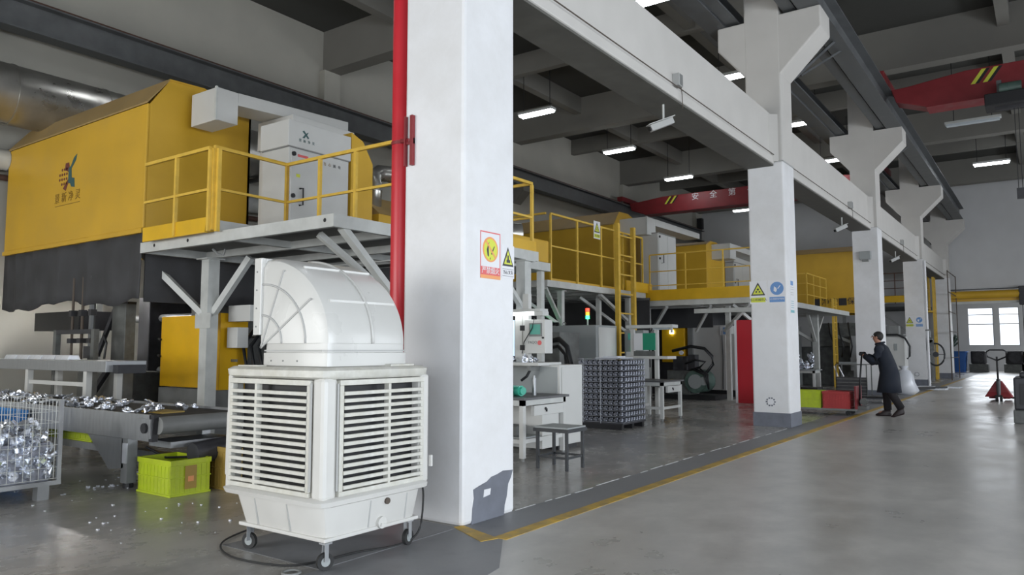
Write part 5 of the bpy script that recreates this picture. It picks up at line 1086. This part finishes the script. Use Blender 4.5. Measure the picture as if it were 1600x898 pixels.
for i in range(4): P('hose', G().tube([(-6.9+i*.35, 30.7, 2.4), (-6.8+i*.35, 30.4, 2.0), (-6.6+i*.3, 30.3, 1.5), (-6.7+i*.3, 30.4, 1.1)], .03, 6), 'hose_black', t, smooth='all')
# flat black trays in front
t = T('parts_tray', 'black flat tray standing on the floor behind the red crate', 'tray', (-5.2, 21, 0)); P('tray', G().box(-5.75, -4.95, 20.6, 21.2, .34, .4), 'black', t, bevel=.01); P('stand', G().box(-5.7, -5.0, 20.65, 21.15, 0, .34), 'mid_machine', t)
# white tall cabinet + hose near 4th column
t = T('charging_cabinet', 'tall white cabinet with a drooping black hose left of the fourth column', 'cabinet', (-4.6, 30.6, 0))
P('body', G().box(-5.1, -4.28, 30.5, 31.2, .05, 1.85), 'cabinet_white', t, bevel=.01); P('base', G().box(-5.1, -4.35, 30.55, 31.1, 0, .05), 'black', t); P('grey_edge', G().box(-5.3, -5.1, 30.5, 31.1, .05, 1.85), 'cabinet_grey', t); P('slot', G().box(-4.62, -4.52, 30.48, 30.5, 1.35, 1.6), 'cabinet_grey', t)
P('hose', G().tube([(-5.2, 30.45, 1.92), (-4.5, 30.45, 1.93), (-4.25, 30.45, 1.8), (-4.1, 30.45, 1.5), (-4.12, 30.45, 1.15), (-4.2, 30.45, 1.05)], .035, 8), 'hose_black', t, smooth='all')
P('top_boxes', G().box(-5.3, -4.9, 30.5, 30.9, 1.95, 2.3).box(-4.8, -4.45, 30.5, 30.9, 1.95, 2.25), 'steel_grey', t); P('top_shelf', G().box(-5.4, -4.3, 30.5, 31.1, 1.9, 1.95), 'steel_grey', t)
# plastic bag and sheets on the floor
g = G(); random.seed(2)
g.loft([[(-3.75+r*cos(a*pi/5)*(1+.2*sin(a*3+z*9)), 26.3+r*sin(a*pi/5), z) for a in range(10)] for r, z in ((.28, 0), (.36, .12), (.33, .38), (.27, .6), (.2, .72), (.07, .78), (.13, .88))])
o = P('plastic_bag', g, 'plastic_film', None, smooth='all'); tag(o, 'tall translucent plastic bag standing behind the man', 'bag')
for i in range(7):
    x = random.uniform(-4.1, -3.2); y = random.uniform(29.0, 31.5)
    o = P('film_sheet', G().prism([(x, y), (x+.5, y+.1), (x+.55, y+.5), (x+.05, y+.6)], 'z', 0, .02+random.random()*.05), 'plastic_film', None)
    tag(o, 'pale crumpled film sheet lying flat on the floor by the fourth column', 'sheet', 'film sheets on the floor')
g = G()
for i in range(5): g.bar((-4.2+i*.1, 28.9+i*.3, .05), (-3.4+i*.1, 29.3+i*.3, .07), .08, .06)
o = P('dark_bundle', g, 'black', None); tag(o, 'dark bundle of bars on the floor before the film sheets', 'bundle')
t = T('hose_reel', 'black hose reel and wheel fixed on the aisle side of the fourth column', 'reel', (-3.7, 33.0, 1.2))
P('wheel_rim', G().tube([(-3.56+.3*cos(i*pi/10), 32.9, 1.2+.42*sin(i*pi/10)) for i in range(20)], .035, 6, closed=True), 'hose_black', t, smooth='all'); P('hub', G().cyl((-3.56, 32.83, 1.2), (-3.56, 32.97, 1.2), .1, 12), 'dark_machine', t)
P('spoke', G().bar((-3.84, 32.9, 1.2), (-3.26, 32.9, 1.2), .03, .03).bar((-3.56, 32.9, .8), (-3.56, 32.9, 1.6), .03, .03), 'steel_grey', t); P('bracket', G().box(-3.85, -3.6, 32.7, 32.8, 1.35, 1.75), 'mid_machine', t)
P('bracket', G().cyl((-3.75, 32.7, 1.75), (-3.75, 32.8, 1.75), .12, 12), 'mid_machine', t)
t = T('wall_pipe', 'white vertical pipe up the aisle edge of the fourth column', 'pipe', (-3.8, 32.9, 0)); P('pipe', G().cyl((-3.78, 32.65, 0), (-3.78, 32.65, 4.8), .05, 10), 'sign_white', t, smooth=True)
P('clamp', G().box(-3.86, -3.7, 32.6, 32.72, 2.1, 2.15), 'steel_grey', t)
t = T('equipment_rack', 'grey rack with boxes behind the far yellow ladder', 'rack', (-4.6, 38, 0))
P('frame', G().box(-5.3, -4.2, 38.0, 38.1, 0, .1).box(-5.3, -5.2, 38.0, 38.1, .1, 1.3).box(-4.3, -4.2, 38.0, 38.1, .1, 1.3).box(-5.3, -4.2, 38.0, 38.5, 1.3, 1.36), 'steel_grey', t); P('box', G().box(-5.1, -4.4, 38.1, 38.6, .1, 1.1), 'mid_machine', t, bevel=.02); P('panel', G().box(-4.75, -4.3, 38.0, 38.3, 1.8, 2.2), 'cabinet_grey', t); P('panel_post', G().box(-4.6, -4.55, 38.1, 38.15, 1.36, 1.8), 'steel_grey', t)
# annex things
t = T('blue_bin', 'big blue bin in the bright room beyond the end opening', 'bin', (-5.0, 55, 0)); P('tub', G().loft([ring(-5.5, -4.3, 54.2, 55.2, 0, .1), ring(-5.6, -4.2, 54.1, 55.3, 1.2, .1)]), 'bin_blue', t, smooth=True); P('rim', G().loft([ring(-5.65, -4.15, 54.05, 55.35, 1.2, .1), ring(-5.65, -4.15, 54.05, 55.35, 1.28, .1)]), 'bin_blue', t)
for i, (x, w_) in enumerate(((-4.0, .8), (-2.2, .9), (-1.3, 1.0))):
    t = T('annex_machine', ['dark motor unit right of the blue bin', 'dark round machine below the right end window', 'brown machine block at the right of the end opening'][i], 'machine', (x, 55, 0))
    P('body', G().box(x, x+w_, 54.3, 55.3, .5, 1.3), 'dark_machine' if i < 2 else 'brown', t, bevel=.08); P('base', G().box(x-.1, x+w_+.1, 54.3, 55.3, 0, .5), 'mid_machine', t); P('drum', G().cyl((x+w_/2, 54.1, .9), (x+w_/2, 54.3, .9), .3, 16), 'dark_machine', t, smooth=True)
t = T('window_plants', 'pale wrapped bundle and greenery left of the end windows', 'bundle', (-6.0, 53.5, 0))
g = G(); random.seed(8)
for i in range(26): a = random.uniform(0, 6.28); g.bar((-5.1, 53.3, 1.3), (-5.1+.6*cos(a), 53.3+.3*sin(a), 1.6+random.random()*.9), .09, .05)
P('leaves', g, 'motor_green', t, kind='stuff'); P('pot', G().cyl((-5.1, 53.3, 0), (-5.1, 53.3, 1.3), .25, 14), 'mid_machine', t, smooth=True)
o = P('wrapped_bundle', G().loft([ring(-5.3, -4.7, 47, 47.8, 0, .1), ring(-5.15, -4.75, 47.1, 47.7, 1.9, .1), ring(-5.05, -4.9, 47.3, 47.5, 2.3, .05)]), 'plastic_film', None, smooth=True); tag(o, 'tall pale wrapped bundle right of the fifth column', 'bundle')
# pallet jack
t = T('pallet_jack', 'red pallet jack with an upright handle parked in the aisle', 'pallet jack', (-1.15, 24.3, 0))
P('fork', G().box(-1.42, -1.25, 24.5, 25.7, .06, .11), 'crane_red', t); P('fork', G().box(-1.1, -.93, 24.5, 25.7, .06, .11), 'crane_red', t)
P('hydraulic_housing', G().loft([[(-1.5, 24.1, .12), (-.85, 24.1, .12), (-.85, 24.55, .12), (-1.5, 24.55, .12)], [(-1.42, 24.15, .25), (-.93, 24.15, .25), (-.93, 24.55, .25), (-1.42, 24.55, .25)], [(-1.24, 24.2, .55), (-1.1, 24.2, .55), (-1.1, 24.45, .55), (-1.24, 24.45, .55)]]), 'crane_red', t, bevel=.02, label='red wedge-shaped body')
P('pump', G().cyl((-1.17, 24.15, .12), (-1.17, 24.15, .6), .05, 12), 'girder_steel', t, smooth=True); P('handle_shaft', G().cyl((-1.17, 24.12, .55), (-1.17, 24.0, 1.2), .025, 10), 'black', t, smooth=True)
P('handle_grip', G().tube([(-1.17, 24.0, 1.1), (-1.38, 23.98, 1.2), (-1.4, 23.97, 1.33), (-1.32, 23.97, 1.38), (-1.02, 23.97, 1.38), (-.94, 23.97, 1.33), (-.96, 23.98, 1.2), (-1.17, 24.0, 1.1)], .02, 8), 'black', t, smooth='all')
for x in (-1.22, -1.12): P('wheel', G().cyl((x-.03, 24.1, .09), (x+.03, 24.1, .09), .09, 14), 'rubber', t, smooth=True)
P('outrigger', G().bar((-.93, 24.6, .1), (-.6, 24.4, .06), .06, .05), 'black', t)
t = T('dark_machine_block', 'dark machine block cut off by the right edge of the picture', 'machine', (-.3, 17.8, 0))
P('body', G().box(-.60, .6, 17.3, 18.6, .25, .86), 'dark_machine', t, bevel=.03); P('base', G().box(-.62, .6, 17.25, 18.6, 0, .25), 'mid_machine', t, bevel=.02); P('top_cover', G().box(-.5, .5, 17.4, 18.5, .86, .96), 'dark_machine', t, bevel=.03); P('panel', G().box(-.5, .3, 17.28, 17.3, .35, .75), 'black', t)

# ================================================================ THE MAN
mb = Vector((-2.75, 17.5, 0))
def mp(f, s, z): return (mb.x-f, mb.y+s, z)
t = T('person', 'man in a long dark navy work coat leaning forward to push the low trolley', 'person', (mb.x, mb.y, 0))
bm = bmesh.new(); sk = bm.verts.layers.skin.verify(); VV = {}
def jv(k, f, s, z, r, frm=None):
    v = bm.verts.new(mp(f, s, z)); v[sk].radius = (r, r); VV[k] = v
    if frm: bm.edges.new((VV[frm], v))
    return v
jv('pelvis', 0, 0, .95, .13); VV['pelvis'][sk].use_root = True
jv('belly', .05, 0, 1.12, .125, 'pelvis'); jv('chest', .13, 0, 1.33, .14, 'belly'); jv('neck', .18, 0, 1.49, .055, 'chest'); jv('head0', .215, 0, 1.56, .06, 'neck'); jv('head1', .235, 0, 1.63, .088, 'head0'); jv('head2', .225, 0, 1.70, .075, 'head1')
for s_, kk, ah, ph in ((1, 'a', .50, 0), (-1, 'b', -.12, 0)):
    jv('hip'+kk, .0, s_*.09, .9, .09, 'pelvis')
    if s_ == 1: jv('kneea', .1, .1, .5, .06, 'hipa'); jv('anka', .10, .1, .1, .042, 'kneea'); jv('toea', .27, .1, .045, .035, 'anka')
    else: jv('kneeb', -.02, -.1, .5, .06, 'hipb'); jv('ankb', -.20, -.1, .15, .042, 'kneeb'); jv('toeb', -.08, -.1, .04, .034, 'ankb')
    jv('sh'+kk, .15, s_*.18, 1.41, .05, 'chest'); jv('el'+kk, .23, s_*.24, 1.16, .034, 'sh'+kk); jv('wr'+kk, .44, s_*.16, 1.25, .03, 'el'+kk); jv('pa'+kk, .50, s_*.13, 1.29, .034, 'wr'+kk)
me = bpy.data.meshes.new('body'); 
for v in bm.verts: v.co -= Vector((mb.x, mb.y, 0))
bm.to_mesh(me); bm.free(); me.materials.append(M['skin'])
o = bpy.data.objects.new('body', me); C.objects.link(o); o.parent = t; o.modifiers.new('skin', 'SKIN').use_smooth_shade = True; md = o.modifiers.new('ss', 'SUBSURF'); md.levels = 2; md.render_levels = 2
def er(f, s, z, rf, rs, n=16, tilt=0): return [mp(f+rf*cos(2*pi*i/n), s+rs*sin(2*pi*i/n), z-tilt*rf*cos(2*pi*i/n)) for i in range(n)]
P('coat', G().loft([er(.03, 0, .5, .24, .23), er(.02, 0, .7, .215, .225), er(.01, 0, .9, .19, .21), er(.05, 0, 1.1, .175, .205), er(.11, 0, 1.28, .17, .22), er(.15, 0, 1.42, .14, .225, tilt=.15), er(.17, 0, 1.49, .09, .13, tilt=.2), er(.185, 0, 1.53, .072, .075, tilt=.2)]), 'coat_navy', t, smooth='all', label='long dark navy coat')
for s_ in (1, -1):
    P('sleeve', G().tube([mp(.15, s_*.15, 1.44), mp(.155, s_*.22, 1.40), mp(.19, s_*.255, 1.26), mp(.22, s_*.255, 1.15), mp(.27, s_*.24, 1.14), mp(.38, s_*.19, 1.22), mp(.45, s_*.16, 1.255)], [.08, .095, .09, .088, .088, .072, .056], 12), 'coat_navy', t, smooth='all')
P('collar', G().tube([mp(.17+.085*cos(a*.785), .08*sin(a*.785), 1.525-.02*cos(a*.785)) for a in range(8)], .022, 6, closed=True), 'coat_navy', t, smooth='all')
P('trouser_leg', G().tube([mp(.0, .09, .85), mp(.1, .1, .5), mp(.085, .1, .13)], [.105, .085, .075], 12), 'trousers', t, smooth='all')
P('trouser_leg', G().tube([mp(.0, -.09, .85), mp(-.02, -.1, .5), mp(-.2, -.1, .18)], [.105, .085, .075], 12), 'trousers', t, smooth='all')
P('shoe', G().loft([er(.17, .1, .0, .15, .05), er(.17, .1, .03, .155, .052), er(.14, .1, .07, .12, .045), er(.09, .1, .13, .06, .045)]), 'shoe', t, smooth='all')
P('shoe', G().loft([[Vector(p)+Vector((.0, 0, max(0, (mp(-.05, 0, 0)[0]-0))*0)) for p in er(-.12, -.1, .02, .13, .05, tilt=.35)], er(-.13, -.1, .06, .13, .052, tilt=.4), er(-.15, -.1, .11, .1, .045, tilt=.4), er(-.19, -.1, .19, .06, .045, tilt=.4)]), 'shoe', t, smooth='all')
g = G(); hc = Vector(mp(.200, 0, 1.672)); tl = R(44)
hr = []
for th in (.1, .45, .8, 1.1, 1.4, 1.65, 1.9):
    rg = []
    for a in range(16):
        x = -.104*sin(th)*cos(a*pi/8); y = .097*sin(th)*sin(a*pi/8); z = .108*cos(th)
        rg.append(hc+Vector((x*cos(tl)+z*sin(tl), y, -x*sin(tl)+z*cos(tl))))
    hr.append(rg)
g.loft(hr)
P('hair', g, 'hair', t, smooth='all', label='short dark hair')
P('nose', G().loft([[mp(.315, -.012, 1.655), mp(.315, .012, 1.655), mp(.30, .01, 1.69), mp(.30, -.01, 1.69)], [mp(.345, -.006, 1.645), mp(.345, .006, 1.645), mp(.318, .004, 1.685), mp(.318, -.004, 1.685)]]), 'skin', t, smooth='all')
for s_ in (1, -1):
    P('ear', G().ball(mp(.215, s_*.088, 1.65), (.02, .01, .03)), 'skin', t, smooth='all'); P('eye', G().ball(mp(.312, s_*.032, 1.672), (.008, .012, .007)), 'black', t, smooth='all')
    P('eyebrow', G().box(mp(.32, 0, 0)[0], mp(.305, 0, 0)[0], mb.y+s_*.032-.018, mb.y+s_*.032+.018, 1.688, 1.694), 'hair', t)
    # dark gloved hand closed round the bar
    gl = P('glove', G().ball(mp(.50, s_*.13, 1.30), (.035, .045, .045), 12, 8), 'black', t, smooth='all', label='dark work glove')
    for q in range(4):
        yy = mb.y+s_*.13-.036+q*.024; xx = mb.x-.52
        P('finger', G().tube([(xx+.01, yy, 1.335), (xx-.022, yy, 1.332), (xx-.034, yy, 1.30), (xx-.02, yy, 1.272-.003*(q == 3)), (xx+.004, yy, 1.27)], [.012, .0125, .012, .011, .009], 7), 'black', gl, smooth='all')
    yy = mb.y+s_*.13-s_*.05
    P('thumb', G().tube([(mb.x-.49, yy+s_*.01, 1.29), (mb.x-.51, yy, 1.268), (mb.x-.54, yy+s_*.004, 1.27)], [.014, .013, .01], 7), 'black', gl, smooth='all')
P('mouth', G().box(mp(.318, 0, 0)[0], mp(.30, 0, 0)[0], mb.y-.02, mb.y+.02, 1.612, 1.617), 'logo_maroon', t)
